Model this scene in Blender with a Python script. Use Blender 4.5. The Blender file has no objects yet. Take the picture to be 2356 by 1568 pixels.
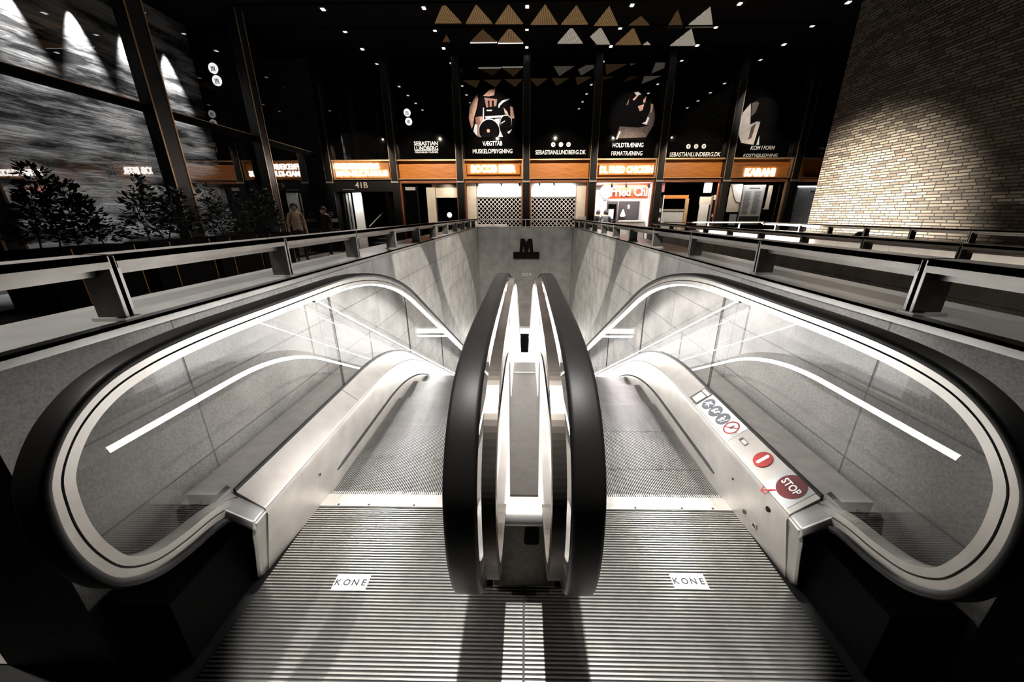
import bpy, bmesh, math, random
from mathutils import Vector, Matrix
random.seed(7)
SC = bpy.context.scene
COL = SC.collection
PI = math.pi

# ------------------------------------------------------------------ camera
CX, CY, FPX, EYE = 1192.0, 784.0, 836.024, 1.45
VY, VZ = (1208.0, 492.0), (1199.0, 3178.0)          # vanishing points of depth and of the verticals
def _dir(q): return Vector((q[0]-CX, -(q[1]-CY), -FPX))
ay = _dir(VY).normalized(); az = -_dir(VZ).normalized(); ax = ay.cross(az)
cam_d = bpy.data.cameras.new('camera'); cam = bpy.data.objects.new('camera', cam_d); COL.objects.link(cam)
cam_d.sensor_fit = 'HORIZONTAL'; cam_d.sensor_width = 36.0; cam_d.lens = 36.0*FPX/2356.0
cam_d.shift_x = -(CX-1178.0)/2356.0; cam_d.clip_start = 0.02; cam_d.clip_end = 200
rot = Matrix((ax, ay, az))                           # rows: world axes seen in camera space
cam.matrix_world = Matrix.Translation((0, 0, EYE)) @ rot.to_4x4()
SC.camera = cam
# ------------------------------------------------------------------ view, world
SC.view_settings.view_transform = 'Standard'; SC.view_settings.look = 'None'
SC.view_settings.exposure = 0.0; SC.view_settings.gamma = 1.0; SC.view_settings.use_curve_mapping = False
W = bpy.data.worlds.new('night'); SC.world = W; W.use_nodes = True
W.node_tree.nodes['Background'].inputs[0].default_value = (0.004, 0.004, 0.005, 1)
W.node_tree.nodes['Background'].inputs[1].default_value = 0.3
SC.cycles.use_denoising = True
SC.cycles.max_bounces = 8; SC.cycles.diffuse_bounces = 3; SC.cycles.glossy_bounces = 4
SC.cycles.transparent_max_bounces = 16; SC.cycles.transmission_bounces = 4
SC.cycles.sample_clamp_indirect = 4.0
SC.cycles.caustics_reflective = False; SC.cycles.caustics_refractive = False
# ------------------------------------------------------------------ lamps
def spot(name, loc, target, watts, deg, blend=0.3, color=(1, .95, .88), size=0.05):
    d = bpy.data.lights.new(name, 'SPOT'); d.energy = watts; d.spot_size = math.radians(deg); d.spot_blend = blend
    d.color = color; d.shadow_soft_size = size
    o = bpy.data.objects.new(name, d); COL.objects.link(o); o.location = loc
    o.rotation_euler = (Vector(target)-Vector(loc)).to_track_quat('-Z', 'Y').to_euler()
    return o
def area(name, loc, target, watts, sx, sy, color=(1, .97, .92), spread=180):
    d = bpy.data.lights.new(name, 'AREA'); d.shape = 'RECTANGLE'; d.size = sx; d.size_y = sy; d.energy = watts; d.color = color
    d.spread = math.radians(spread)
    o = bpy.data.objects.new(name, d); COL.objects.link(o); o.location = loc
    o.rotation_euler = (Vector(target)-Vector(loc)).to_track_quat('-Z', 'Y').to_euler()
    return o
WARM = (1.0, .80, .58)
spot('landing_spot', (0.0, 1.55, 6.6), (0, 1.42, 0), 3600, 20.6, .14, (1, .97, .94), .04)  # overhead spot, cone edge shaped to mimic lens vignetting
for sx in (-1, 1):
    spot('cross_spot', (sx*2.9, 2.5, 6.5), (-sx*1.25, 2.45, .75), 1500, 23, .5, (1, .97, .94), .05)  # unseen spots added to light wall and deck, edges keep corners dark
    spot('shaft_spot', (sx*3.2, -2.2, 6.4), (-sx*1.38, 4.75, .5), 6500, 6.4, .12, (1, .94, .86), .02)  # narrow pool added, the gap to the next one reads as a shadow band
    spot('shaft_spot', (sx*3.3, -2.4, 6.4), (-sx*1.38, 7.6, .1), 8500, 8.6, .12, (1, .94, .86), .02)  # second added pool, beyond the dark band
    spot('shaft_spot', (sx*2.6, 5.5, 6.4), (-sx*.9, 8.4, -.6), 900, 40, .5, (1, .93, .84), .05)
    spot('ledge_spot', (sx*3.6, 1.2, 6.6), (sx*1.5, 2.0, 1.1), 1700 if sx < 0 else 600, 36, .8, (1, .95, .9), .05)  # unseen spots added to brighten the railing ledges
for x in (-.72, .70): spot('plate_spot', (x, 1.42, 6.6), (x, 1.40, 0), 900, 4.2, 1.0, (1, 1, 1), .05)  # narrow unseen spots added to put bright patches on the landing plates
spot('end_wall_spot', (0, 5.5, 6.5), (0, 11.1, .3), 700, 24, .5, (1, .95, .88), .1)
for k, w in ((-3, 700), (-2, 1000), (-1, 900), (0, 950), (1, 850), (2, 620), (3, 230)):
    xc = .045+2.55*k+1.275
    spot('fascia_spot', (xc, 12.9, 4.6), (xc, 15.5, 3.0), w*.62, 60, .5, (1, .84, .66), .02)
for xc, w in ((-1.25, 1100), (3.95, 700), (8.4, 650)): spot('picture_spot', (xc, 12.3, 6.72), (xc, 15.5, 4.75), w, 30, .7, (1, .95, .9), .02)
spot('brick_spot', (4.4, 10.9, 1.6), (9.0, 10.9, .9), 8200, 76, .9, (1, .92, .80), .05)  # unseen spot added in mid-air to make the light pool on the brick
for y, w in ((12.1, 520), (10.95, 300), (9.85, 620), (8.65, 620), (7.4, 300)):
    spot('wall_washer', (-9.99, y, 6.1), (-10.10, y, 2.6), w*3.2, 40, .9, (1, 1, 1), .02)
spot('street_spot', (-5.6, 9.5, 6.5), (-7.0, 9.5, 0), 380, 60, .6, (1, .97, .92), .05)
spot('street_spot', (-5.6, 13.4, 6.5), (-6.4, 13.4, 0), 300, 50, .6, (1, .9, .8), .05)
spot('street_spot', (5.0, 6.0, 6.5), (3.4, 5.0, 0), 240, 60, .6, (1, .85, .68), .05)

# ------------------------------------------------------------------ materials
MATS = {}
def mat(name): 
    m = bpy.data.materials.new(name); m.use_nodes = True; MATS[name] = m
    return m, m.node_tree, m.node_tree.nodes['Principled BSDF']
def plain(name, col, rough=.5, metal=0.0, spec=None, noise=0.0, scale=30, bump=0.0, stretch=None):
    m, t, b = mat(name)
    b.inputs['Base Color'].default_value = (*col, 1); b.inputs['Roughness'].default_value = rough
    b.inputs['Metallic'].default_value = metal
    if spec is not None: b.inputs['Specular IOR Level'].default_value = spec
    if noise or bump:
        tc = t.nodes.new('ShaderNodeTexCoord'); mp = t.nodes.new('ShaderNodeMapping')
        if stretch: mp.inputs['Scale'].default_value = stretch
        n = t.nodes.new('ShaderNodeTexNoise'); n.inputs['Scale'].default_value = scale; n.inputs['Detail'].default_value = 6
        t.links.new(tc.outputs['Object'], mp.inputs[0]); t.links.new(mp.outputs[0], n.inputs['Vector'])
        if noise:
            r = t.nodes.new('ShaderNodeValToRGB')
            r.color_ramp.elements[0].color = (*[c*(1-noise) for c in col], 1); r.color_ramp.elements[0].position = .3
            r.color_ramp.elements[1].color = (*[min(1, c*(1+noise)) for c in col], 1); r.color_ramp.elements[1].position = .7
            t.links.new(n.outputs['Fac'], r.inputs[0]); t.links.new(r.outputs[0], b.inputs['Base Color'])
        if bump:
            bp = t.nodes.new('ShaderNodeBump'); bp.inputs['Strength'].default_value = bump; bp.inputs['Distance'].default_value = .01
            t.links.new(n.outputs['Fac'], bp.inputs['Height']); t.links.new(bp.outputs[0], b.inputs['Normal'])
    return m
def emit(name, col, strength):
    m, t, b = mat(name); b.inputs['Base Color'].default_value = (0, 0, 0, 1)
    b.inputs['Emission Color'].default_value = (*col, 1); b.inputs['Emission Strength'].default_value = strength
    return m
def glass(name, ior=1.5, tint=(1, 1, 1), rough=0.0, floor=0.0):
    m = bpy.data.materials.new(name); m.use_nodes = True; MATS[name] = m; t = m.node_tree; t.nodes.clear()
    out = t.nodes.new('ShaderNodeOutputMaterial'); mx = t.nodes.new('ShaderNodeMixShader')
    tr = t.nodes.new('ShaderNodeBsdfTransparent'); tr.inputs[0].default_value = (*tint, 1)
    gl = t.nodes.new('ShaderNodeBsdfGlossy'); gl.inputs['Roughness'].default_value = rough; gl.inputs[0].default_value = (1, 1, 1, 1)
    fr = t.nodes.new('ShaderNodeFresnel'); fr.inputs[0].default_value = ior
    ad = t.nodes.new('ShaderNodeMath'); ad.operation = 'ADD'; ad.inputs[1].default_value = floor; ad.use_clamp = True
    ge = t.nodes.new('ShaderNodeNewGeometry'); fw = t.nodes.new('ShaderNodeMath'); fw.operation = 'SUBTRACT'; fw.inputs[0].default_value = 1.0; mu = t.nodes.new('ShaderNodeMath'); mu.operation = 'MULTIPLY'
    t.links.new(ge.outputs['Backfacing'], fw.inputs[1]); t.links.new(fr.outputs[0], ad.inputs[0])   # a pane mirrors at its front face only
    t.links.new(ad.outputs[0], mu.inputs[0]); t.links.new(fw.outputs[0], mu.inputs[1]); t.links.new(mu.outputs[0], mx.inputs[0])
    t.links.new(tr.outputs[0], mx.inputs[1]); t.links.new(gl.outputs[0], mx.inputs[2]); t.links.new(mx.outputs[0], out.inputs[0])
    return m
def tiled(name, cols, mortar, bw, rh, axes, msize=.006, rough=.6, offset=0.0, speck=0.0, shift=(0, 0), bump=.4, mid=None, squash=1.0, sqf=2):
    """brick texture laid on the plane of the two given object axes"""
    m, t, b = mat(name); b.inputs['Roughness'].default_value = rough
    tc = t.nodes.new('ShaderNodeTexCoord'); sp = t.nodes.new('ShaderNodeSeparateXYZ'); cb = t.nodes.new('ShaderNodeCombineXYZ')
    t.links.new(tc.outputs['Object'], sp.inputs[0])
    for i, a in enumerate(axes):
        ma = t.nodes.new('ShaderNodeMath'); ma.operation = 'ADD'; ma.inputs[1].default_value = shift[i]
        t.links.new(sp.outputs['XYZ'.index(a)], ma.inputs[0]); t.links.new(ma.outputs[0], cb.inputs[i])
    br = t.nodes.new('ShaderNodeTexBrick'); br.inputs['Scale'].default_value = 1.0
    br.inputs['Brick Width'].default_value = bw; br.inputs['Row Height'].default_value = rh
    br.inputs['Mortar Size'].default_value = msize; br.inputs['Mortar Smooth'].default_value = .1; br.offset = offset
    br.squash = squash; br.squash_frequency = sqf
    br.inputs['Color1'].default_value = (*cols[0], 1); br.inputs['Color2'].default_value = (*cols[1], 1); br.inputs['Mortar'].default_value = (*mortar, 1)
    t.links.new(cb.outputs[0], br.inputs['Vector'])
    col = br.outputs['Color']
    if speck:
        n = t.nodes.new('ShaderNodeTexNoise'); n.inputs['Scale'].default_value = 130; n.inputs['Detail'].default_value = 8
        n2 = t.nodes.new('ShaderNodeTexNoise'); n2.inputs['Scale'].default_value = 3.5; n2.inputs['Detail'].default_value = 4
        t.links.new(tc.outputs['Object'], n.inputs['Vector']); t.links.new(tc.outputs['Object'], n2.inputs['Vector'])
        mm = t.nodes.new('ShaderNodeMath'); mm.operation = 'ADD'; t.links.new(n.outputs['Fac'], mm.inputs[0]); t.links.new(n2.outputs['Fac'], mm.inputs[1])
        mr = t.nodes.new('ShaderNodeMapRange'); mr.inputs['From Min'].default_value = .7; mr.inputs['From Max'].default_value = 1.3
        mr.inputs['To Min'].default_value = 1-speck; mr.inputs['To Max'].default_value = 1+speck
        t.links.new(mm.outputs[0], mr.inputs[0])
        mu = t.nodes.new('ShaderNodeVectorMath'); mu.operation = 'SCALE'
        t.links.new(col, mu.inputs[0]); t.links.new(mr.outputs[0], mu.inputs['Scale']); col = mu.outputs[0]
    t.links.new(col, b.inputs['Base Color'])
    bp = t.nodes.new('ShaderNodeBump'); bp.inputs['Strength'].default_value = bump; bp.inputs['Distance'].default_value = .004; bp.invert = True
    t.links.new(br.outputs['Fac'], bp.inputs['Height']); t.links.new(bp.outputs[0], b.inputs['Normal'])
    return m
M_STEEL = plain('brushed_steel', (.60, .59, .57), .36, .75, noise=.12, scale=6, stretch=(1, 1, 1))
M_RIM = plain('satin_rim_steel', (.72, .69, .65), .38, .9, noise=.10, scale=9)
M_SKIRT = plain('skirt_steel', (.70, .66, .61), .42, .75, noise=.13, scale=7)
M_DECK = plain('deck_steel', (.52, .49, .45), .40, .8, noise=.08, scale=12)
M_DARKST = plain('dark_steel', (.16, .145, .125), .38, .9, noise=.25, scale=25)
M_RUBBER = plain('handrail_rubber', (.007, .0065, .006), .48, 0, spec=.22, noise=.2, scale=4)
M_GROOVE = plain('black_groove', (.006, .006, .006), .6)
M_BRUSH = plain('skirt_brush_bristle', (.008, .008, .008), .8)
M_BLACK = plain('black_plastic', (.010, .010, .010), .35)
M_MATTE = plain('matte_black', (.002, .002, .002), .9, spec=.1)
M_RIB = plain('ribbed_aluminium', (.66, .64, .60), .30, 1.0, noise=.12, scale=14)
M_RIBBASE = plain('rib_groove', (.02, .02, .02), .6)
M_STEP = plain('step_aluminium', (.33, .325, .315), .38, .9, noise=.10, scale=10)
M_COMB = plain('comb_aluminium', (.78, .76, .72), .32, .9, noise=.10, scale=18)
M_GLASS = glass('balustrade_glass', 1.65, (.955, .955, .955))
M_SHOPGL = glass('shop_glass', 1.35, (.97, .97, .97))
M_SIDEGL = glass('tinted_side_glass', 1.6, (.85, .85, .85), 0, .03)
M_UPGL, _t, _b = mat('dark_upper_glass'); _b.inputs['Base Color'].default_value = (.002, .002, .002, 1); _b.inputs['Roughness'].default_value = .02; _b.inputs['IOR'].default_value = 2.3
M_LED = emit('led_strip', (1, .98, .96), 24)
M_LEDSIDE = emit('led_side_lens', (1, .98, .96), 11)
M_LEDDOWN = emit('led_down_lens', (1, .98, .96), 120)
M_GRAN = tiled('shaft_granite', ((.36, .347, .325), (.335, .322, .303)), (.15, .145, .136), .985, .305, 'YZ', .004, .55, 0, .38, (-3.31, -.155))
M_GRANX = tiled('end_granite', ((.36, .345, .325), (.34, .325, .305)), (.20, .19, .18), .92, .61, 'XZ', .003, .6, 0, .30, (.46, -.155))
M_BRICK = tiled('yellow_brick', ((.30, .25, .185), (.080, .060, .042)), (.006, .0045, .003), .245, .0655, 'YZ', .012, .75, .5, .12, (0, 0), .6, squash=1.6, sqf=3)
M_PAVE = tiled('street_paving', ((.30, .27, .24), (.24, .215, .19)), (.05, .045, .04), .42, .28, 'XY', .006, .55, .5, .2)
M_FLOOR = plain('landing_stone', (.010, .010, .010), .7, noise=.3, scale=20)
M_BRASS = plain('bronze_trim', (.72, .47, .26), .38, .6, noise=.1, scale=8)
M_GOLD = plain('gold_seam', (.75, .42, .12), .35, .8)
M_WHITE = plain('white_paint', (.82, .81, .79), .6, noise=.03, scale=5)
M_CREAM = plain('cream_plaster', (.72, .64, .54), .7, noise=.08, scale=4)
M_GREY = plain('grey_panel', (.38, .38, .39), .6, noise=.08, scale=5)
M_DKGREY = plain('dark_board', (.045, .047, .052), .5, noise=.15, scale=14)
M_TEXT = emit('white_vinyl_text', (1, .98, .96), .85)
M_SIGN = emit('lit_sign_letters', (1, .985, .96), 9)
M_INK = plain('black_ink', (.02, .02, .02), .5)
M_RED = plain('sign_red', (.26, .012, .010), .45)
M_RAIL = plain('rail_steel', (.46, .44, .41), .38, .8, noise=.12, scale=6)
M_PLANT = plain('planter_black', (.003, .003, .003), .7, spec=.12)
M_POST = plain('post_steel', (.07, .066, .06), .5, .6, noise=.25, scale=20)
M_BACK = plain('back_profile_steel', (.20, .175, .15), .30, .9, noise=.3, scale=7)
M_CENTERGLOW = bpy.data.materials.new('added_center_glow'); M_CENTERGLOW.use_nodes = True; _t = M_CENTERGLOW.node_tree; _t.nodes.clear()
_o, _x, _tr, _em = [_t.nodes.new(q) for q in ('ShaderNodeOutputMaterial', 'ShaderNodeAddShader', 'ShaderNodeBsdfTransparent', 'ShaderNodeEmission')]
_em.inputs[0].default_value = (1, .99, .97, 1); _em.inputs[1].default_value = .7     # added see-through glow for the bright center glass, no real lamp
_t.links.new(_tr.outputs[0], _x.inputs[0]); _t.links.new(_em.outputs[0], _x.inputs[1]); _t.links.new(_x.outputs[0], _o.inputs[0])
M_COVER = plain('cover_plate_steel', (.075, .068, .060), .42, .8, noise=.12, scale=30)
M_DKRED = plain('metro_red', (.010, .0012, .0012), .7, spec=.15)
M_PICTO = plain('pictogram_grey', (.10, .105, .12), .5)
M_STICK = plain('sticker_white', (.85, .84, .81), .5)
M_LEAF = plain('dark_leaf', (.010, .014, .008), .45, noise=.3, scale=8)
M_SKIN = plain('skin', (.55, .33, .22), .5, noise=.06, scale=10)
M_DARKCL = plain('dark_cloth', (.012, .012, .014), .8, noise=.3, scale=15)
M_TAN = plain('tan_cloth', (.40, .27, .17), .8, noise=.2, scale=15)
M_HAIR = plain('dark_hair', (.02, .016, .013), .6)
M_GREYCL = plain('grey_cloth', (.13, .135, .15), .8, noise=.2, scale=12)
def wood(name, c1, c2, rough=.45):
    m, t, b = mat(name); b.inputs['Roughness'].default_value = rough
    tc = t.nodes.new('ShaderNodeTexCoord'); mp = t.nodes.new('ShaderNodeMapping'); mp.inputs['Scale'].default_value = (.6, 1, 14)
    n = t.nodes.new('ShaderNodeTexNoise'); n.inputs['Scale'].default_value = 3; n.inputs['Detail'].default_value = 8
    r = t.nodes.new('ShaderNodeValToRGB'); r.color_ramp.elements[0].color = (*c1, 1); r.color_ramp.elements[1].color = (*c2, 1)
    r.color_ramp.elements[0].position = .35; r.color_ramp.elements[1].position = .65
    t.links.new(tc.outputs['Object'], mp.inputs[0]); t.links.new(mp.outputs[0], n.inputs['Vector']); t.links.new(n.outputs['Fac'], r.inputs[0]); t.links.new(r.outputs[0], b.inputs['Base Color'])
    return m
M_WOOD = wood('orange_cedar', (.40, .125, .018), (.62, .235, .045))
M_WOODD = wood('reddish_wood', (.22, .07, .03), (.34, .13, .06))
def concrete():
    m, t, b = mat('board_marked_concrete'); b.inputs['Roughness'].default_value = .85
    tc = t.nodes.new('ShaderNodeTexCoord'); mp = t.nodes.new('ShaderNodeMapping'); mp.inputs['Scale'].default_value = (1, .35, 2.2)
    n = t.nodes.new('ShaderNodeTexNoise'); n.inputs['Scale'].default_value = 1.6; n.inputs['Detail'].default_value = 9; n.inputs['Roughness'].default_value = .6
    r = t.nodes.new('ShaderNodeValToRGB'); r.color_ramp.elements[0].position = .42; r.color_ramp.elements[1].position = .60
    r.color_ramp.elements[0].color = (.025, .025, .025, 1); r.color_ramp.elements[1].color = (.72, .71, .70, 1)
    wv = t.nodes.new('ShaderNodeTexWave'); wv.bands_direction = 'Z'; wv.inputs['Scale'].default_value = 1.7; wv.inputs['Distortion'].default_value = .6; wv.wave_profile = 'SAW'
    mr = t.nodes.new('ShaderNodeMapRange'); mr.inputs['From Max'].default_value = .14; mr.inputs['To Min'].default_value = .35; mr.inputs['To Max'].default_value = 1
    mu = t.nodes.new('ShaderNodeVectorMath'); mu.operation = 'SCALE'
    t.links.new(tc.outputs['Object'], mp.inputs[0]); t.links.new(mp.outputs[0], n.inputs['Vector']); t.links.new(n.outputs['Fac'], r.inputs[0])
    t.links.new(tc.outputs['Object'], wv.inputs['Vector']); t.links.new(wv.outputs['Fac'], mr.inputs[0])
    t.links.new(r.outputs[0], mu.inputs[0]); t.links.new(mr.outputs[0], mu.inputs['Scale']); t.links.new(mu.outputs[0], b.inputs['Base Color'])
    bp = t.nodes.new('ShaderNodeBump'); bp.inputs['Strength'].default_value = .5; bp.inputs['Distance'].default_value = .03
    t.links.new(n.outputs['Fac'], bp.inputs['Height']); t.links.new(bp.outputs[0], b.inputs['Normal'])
    return m
M_CONC = concrete()

# ------------------------------------------------------------------ mesh helpers
class MB:
    """collects shapes in world coordinates and links them as ONE mesh object"""
    def __init__(s): s.v = []; s.f = []; s.m = []
    def add(s, vs, fs, mi=0):
        o = len(s.v); s.v += [tuple(v) for v in vs]; s.f += [tuple(i+o for i in f) for f in fs]; s.m += [mi]*len(fs); return s
    def box(s, x0, x1, y0, y1, z0, z1, mi=0):
        vs = [(x, y, z) for x in (x0, x1) for y in (y0, y1) for z in (z0, z1)]
        return s.add(vs, [(0, 1, 3, 2), (4, 6, 7, 5), (0, 4, 5, 1), (2, 3, 7, 6), (0, 2, 6, 4), (1, 5, 7, 3)], mi)
    def sweep(s, rings, closed=True, caps=True, mi=0):
        n = len(rings[0]); vs = [p for r in rings for p in r]; fs = []
        for i in range(len(rings)-1):
            for j in range(n if closed else n-1):
                k = (j+1) % n; fs.append((i*n+j, i*n+k, (i+1)*n+k, (i+1)*n+j))
        if caps and closed: fs += [tuple(range(n))[::-1], tuple((len(rings)-1)*n+j for j in range(n))]
        return s.add(vs, fs, mi)
    def tube(s, pts, r, n=8, mi=0, r2=None):
        pts = [Vector(p) for p in pts]; rings = []
        for i, p in enumerate(pts):
            d = (pts[min(i+1, len(pts)-1)]-pts[max(i-1, 0)]).normalized()
            a = d.orthogonal().normalized() if i == 0 else (a-d*a.dot(d)).normalized()
            b = d.cross(a); rr = r if r2 is None else r+(r2-r)*i/max(1, len(pts)-1)
            rings.append([p+a*rr*math.cos(2*PI*k/n)+b*rr*math.sin(2*PI*k/n) for k in range(n)])
        return s.sweep(rings, mi=mi)
    def poly(s, pts, depth, mi=0):
        """polygon (3-D points) given thickness along vector depth"""
        d = Vector(depth); n = len(pts); a = [Vector(p) for p in pts]; b = [p+d for p in a]
        fs = [tuple(range(n))[::-1], tuple(range(n, 2*n))]+[(i, (i+1) % n, n+(i+1) % n, n+i) for i in range(n)]
        return s.add(a+b, fs, mi)
    def disc(s, c, r, ex, ey, depth, n=32, mi=0, a0=0, a1=2*PI):
        c, ex, ey = Vector(c), Vector(ex), Vector(ey)
        return s.poly([c+ex*r*math.cos(a0+(a1-a0)*k/n)+ey*r*math.sin(a0+(a1-a0)*k/n) for k in range(n)], depth, mi)
    def ring(s, c, r0, r1, ex, ey, depth, n=32, mi=0):
        c, ex, ey, d = Vector(c), Vector(ex), Vector(ey), Vector(depth); rings = []
        for k in range(n+1):
            u = ex*math.cos(2*PI*k/n)+ey*math.sin(2*PI*k/n); rings.append([c+u*r0, c+u*r1, c+u*r1+d, c+u*r0+d])
        return s.sweep(rings, caps=False, mi=mi)
    def ball(s, c, r, n=12, mi=0, sc=(1, 1, 1)):
        c = Vector(c); rings = []
        for i in range(1, n):
            th = PI*i/n; rings.append([c+Vector((r*sc[0]*math.sin(th)*math.cos(2*PI*k/n), r*sc[1]*math.sin(th)*math.sin(2*PI*k/n), r*sc[2]*math.cos(th))) for k in range(n)])
        return s.sweep(rings, mi=mi)
    def build(s, name, mats, parent=None, smooth=False, bevel=0):
        me = bpy.data.meshes.new(name); base = Vector((0, 0, 0)); q = parent
        while q: base += q.location; q = q.parent
        me.from_pydata([Vector(v)-base for v in s.v], [], s.f)
        ms = mats if isinstance(mats, (list, tuple)) else [mats]
        for m in ms: me.materials.append(m)
        for p, i in zip(me.polygons, s.m): p.material_index = i
        bm = bmesh.new(); bm.from_mesh(me); bmesh.ops.recalc_face_normals(bm, faces=bm.faces)
        bm.to_mesh(me); bm.free()
        if smooth:
            for p in me.polygons: p.use_smooth = True
        o = bpy.data.objects.new(name, me); COL.objects.link(o)
        if parent: o.parent = parent
        if bevel:
            md = o.modifiers.new('bevel', 'BEVEL'); md.width = bevel; md.segments = 2; md.limit_method = 'ANGLE'
        if smooth: 
            md = o.modifiers.new('split', 'EDGE_SPLIT'); md.split_angle = math.radians(40)
        return o
def tag(o, label, cat, group=None, kind=None):
    o['label'] = label; o['category'] = cat
    if group: o['group'] = group
    if kind: o['kind'] = kind
    return o
def thing(name, label, cat, loc=(0, 0, 0), group=None):
    o = bpy.data.objects.new(name, None); COL.objects.link(o); o.location = loc; o.empty_display_size = .1
    return tag(o, label, cat, group)
def struct(o, label, cat): return tag(o, label, cat, None, 'structure')
def dup(root, loc, label, group=None):
    r = root.copy(); COL.objects.link(r); r.location = loc; r['label'] = label
    if group: r['group'] = group
    for ch in list(root.children):
        c = ch.copy(); COL.objects.link(c); c.parent = r
        for g in list(ch.children):
            d = g.copy(); COL.objects.link(d); d.parent = c
    return r
def text(s, width=None, height=None, bold=0.0, depth=.01, spacing=1.0, shear=0.0, align=('C', 'C')):
    """lettering as (verts, faces) in its own plane, scaled to a width and/or a height"""
    cu = bpy.data.curves.new('t', 'FONT'); cu.body = s; cu.size = 1; cu.offset = bold; cu.extrude = .001; cu.space_character = spacing; cu.shear = shear; cu.resolution_u = 3
    o = bpy.data.objects.new('t', cu); me = o.to_mesh(); vs = [v.co.copy() for v in me.vertices]; fs = [tuple(p.vertices) for p in me.polygons]
    o.to_mesh_clear(); bpy.data.objects.remove(o); bpy.data.curves.remove(cu)
    x0, x1 = min(v.x for v in vs), max(v.x for v in vs); y0, y1 = min(v.y for v in vs), max(v.y for v in vs)
    sx = (width/(x1-x0)) if width else None; sy = (height/(y1-y0)) if height else None
    sx = sx or sy; sy = sy or sx
    cx = {'C': (x0+x1)/2, 'L': x0, 'R': x1}[align[0]]; cy = {'C': (y0+y1)/2, 'B': y0, 'T': y1}[align[1]]
    return [((v.x-cx)*sx, (v.y-cy)*sy, depth*(.5 if v.z > 0 else -.5)) for v in vs], fs
def put_text(mb, t, o, ex, ey, ez, mi=0):
    o, ex, ey, ez = Vector(o), Vector(ex), Vector(ey), Vector(ez)
    return mb.add([o+ex*v[0]+ey*v[1]+ez*v[2] for v in t[0]], t[1], mi)
XA, YA, ZA = Vector((1, 0, 0)), Vector((0, 1, 0)), Vector((0, 0, 1))
def smooth_path(pts, n=6):
    """Catmull-Rom through 2-D points"""
    out = []; P = [pts[0]]+list(pts)+[pts[-1]]
    for i in range(1, len(P)-2):
        p0, p1, p2, p3 = [Vector(P[i+k]) for k in (-1, 0, 1, 2)]
        for k in range(n):
            t = k/n; out.append(.5*((2*p1)+(p2-p0)*t+(2*p0-5*p1+4*p2-p3)*t*t+(3*p1-p0-3*p2+p3)*t**3))
    out.append(Vector(pts[-1])); return out
# ------------------------------------------------------------------ escalator profiles (along Y, height z)
C30, S30, T30 = math.cos(PI/6), .5, math.tan(PI/6)
def prof(y, z0, y0, r):
    if y <= y0: return z0
    ye = y0+r*S30
    if y <= ye: return z0-(r-math.sqrt(r*r-(y-y0)**2))
    return z0-r*(1-C30)-(y-ye)*T30
YEND = 13.2
STEP = lambda y: prof(y, -.006, 2.5, 2.2)
DECK = lambda y: prof(y, .42, 2.3, 2.2)
RAIL_Y0, RAIL_R, RAIL_Z = 2.1, 3.2, 1.062
RAIL = lambda y: prof(y, RAIL_Z, RAIL_Y0, RAIL_R)
NOSE = [(1.16, .335), (1.03, .385), (.90, .402), (.80, .430), (.725, .495), (.688, .585), (.672, .68), (.674, .77), (.69, .85), (.738, .925), (.80, .980), (.88, 1.020), (.98, 1.043), (1.1, 1.055), (1.25, 1.061), (1.4, 1.062)]
RIMPATH = smooth_path(NOSE, 5)
_y = 1.5
while _y < YEND:
    RIMPATH.append(Vector((_y, RAIL(_y)))); _y += .1 if _y < 4.2 else .6
def path_normals(P):
    N = []
    for i in range(len(P)):
        d = (P[min(i+1, len(P)-1)]-P[max(i-1, 0)]).normalized(); N.append(Vector((-d.y, d.x)))   # outward (left of travel: from below round the nose to the top)
    return N
RIMN = path_normals(RIMPATH)
def loop_sweep(mb, section, xc, sgn, i0=0, i1=None, mi=0):
    """section: list of (x offset, normal offset) swept along the rim path at x = sgn*xc"""
    rings = []
    for p, n in list(zip(RIMPATH, RIMN))[i0:i1]:
        rings.append([(sgn*(xc+a), p.x+n.x*b, p.y+n.y*b) for a, b in section])
    return mb.sweep(rings, mi=mi)
def rsec(w, b0, b1, r=.0, n=3):
    """rounded rectangle section: half width w, normals b0..b1"""
    if r == 0: return [(-w, b0), (w, b0), (w, b1), (-w, b1)]
    out = []
    for cx, cy, a in ((w-r, b0+r, -PI/2), (w-r, b1-r, 0), (-w+r, b1-r, PI/2), (-w+r, b0+r, PI)):
        for k in range(n+1):
            t = a+PI/2*k/n; out.append((cx+r*math.cos(t), cy+r*math.sin(t)))
    return out
def inner_bounds(y):
    """lowest and highest z inside the rim loop at y"""
    zs = []
    pts = [p-n*.046 for p, n in zip(RIMPATH, RIMN)]
    for a, b in zip(pts, pts[1:]):
        if (a.x-y)*(b.x-y) <= 0 and abs(a.x-b.x) > 1e-6: zs.append(a.y+(b.y-a.y)*(y-a.x)/(b.x-a.x))
    return (min(zs), max(zs)) if zs else (None, None)
def strip_y(mb, f0, f1, x0, x1, ys, mi=0):
    """a bar running along Y between two height profiles, x from x0 to x1"""
    return mb.sweep([[(x0, y, f0(y)), (x1, y, f0(y)), (x1, y, f1(y)), (x0, y, f1(y))] for y in ys], mi=mi)
def frange(a, b, d):
    out = []; y = a
    while y < b-1e-6: out.append(y); y += d
    out.append(b); return out
UG_I, UG_O = .148, 1.155         # glass planes: inner and outer balustrade
def us(y): return 1.070+.034*max(0, min(1, (1.62-y)/.45))**1.3      # foot of the outer skirt, flared at its end
UD = 1.036                                                           # upper edge of the outer skirt, where the deck begins

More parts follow.
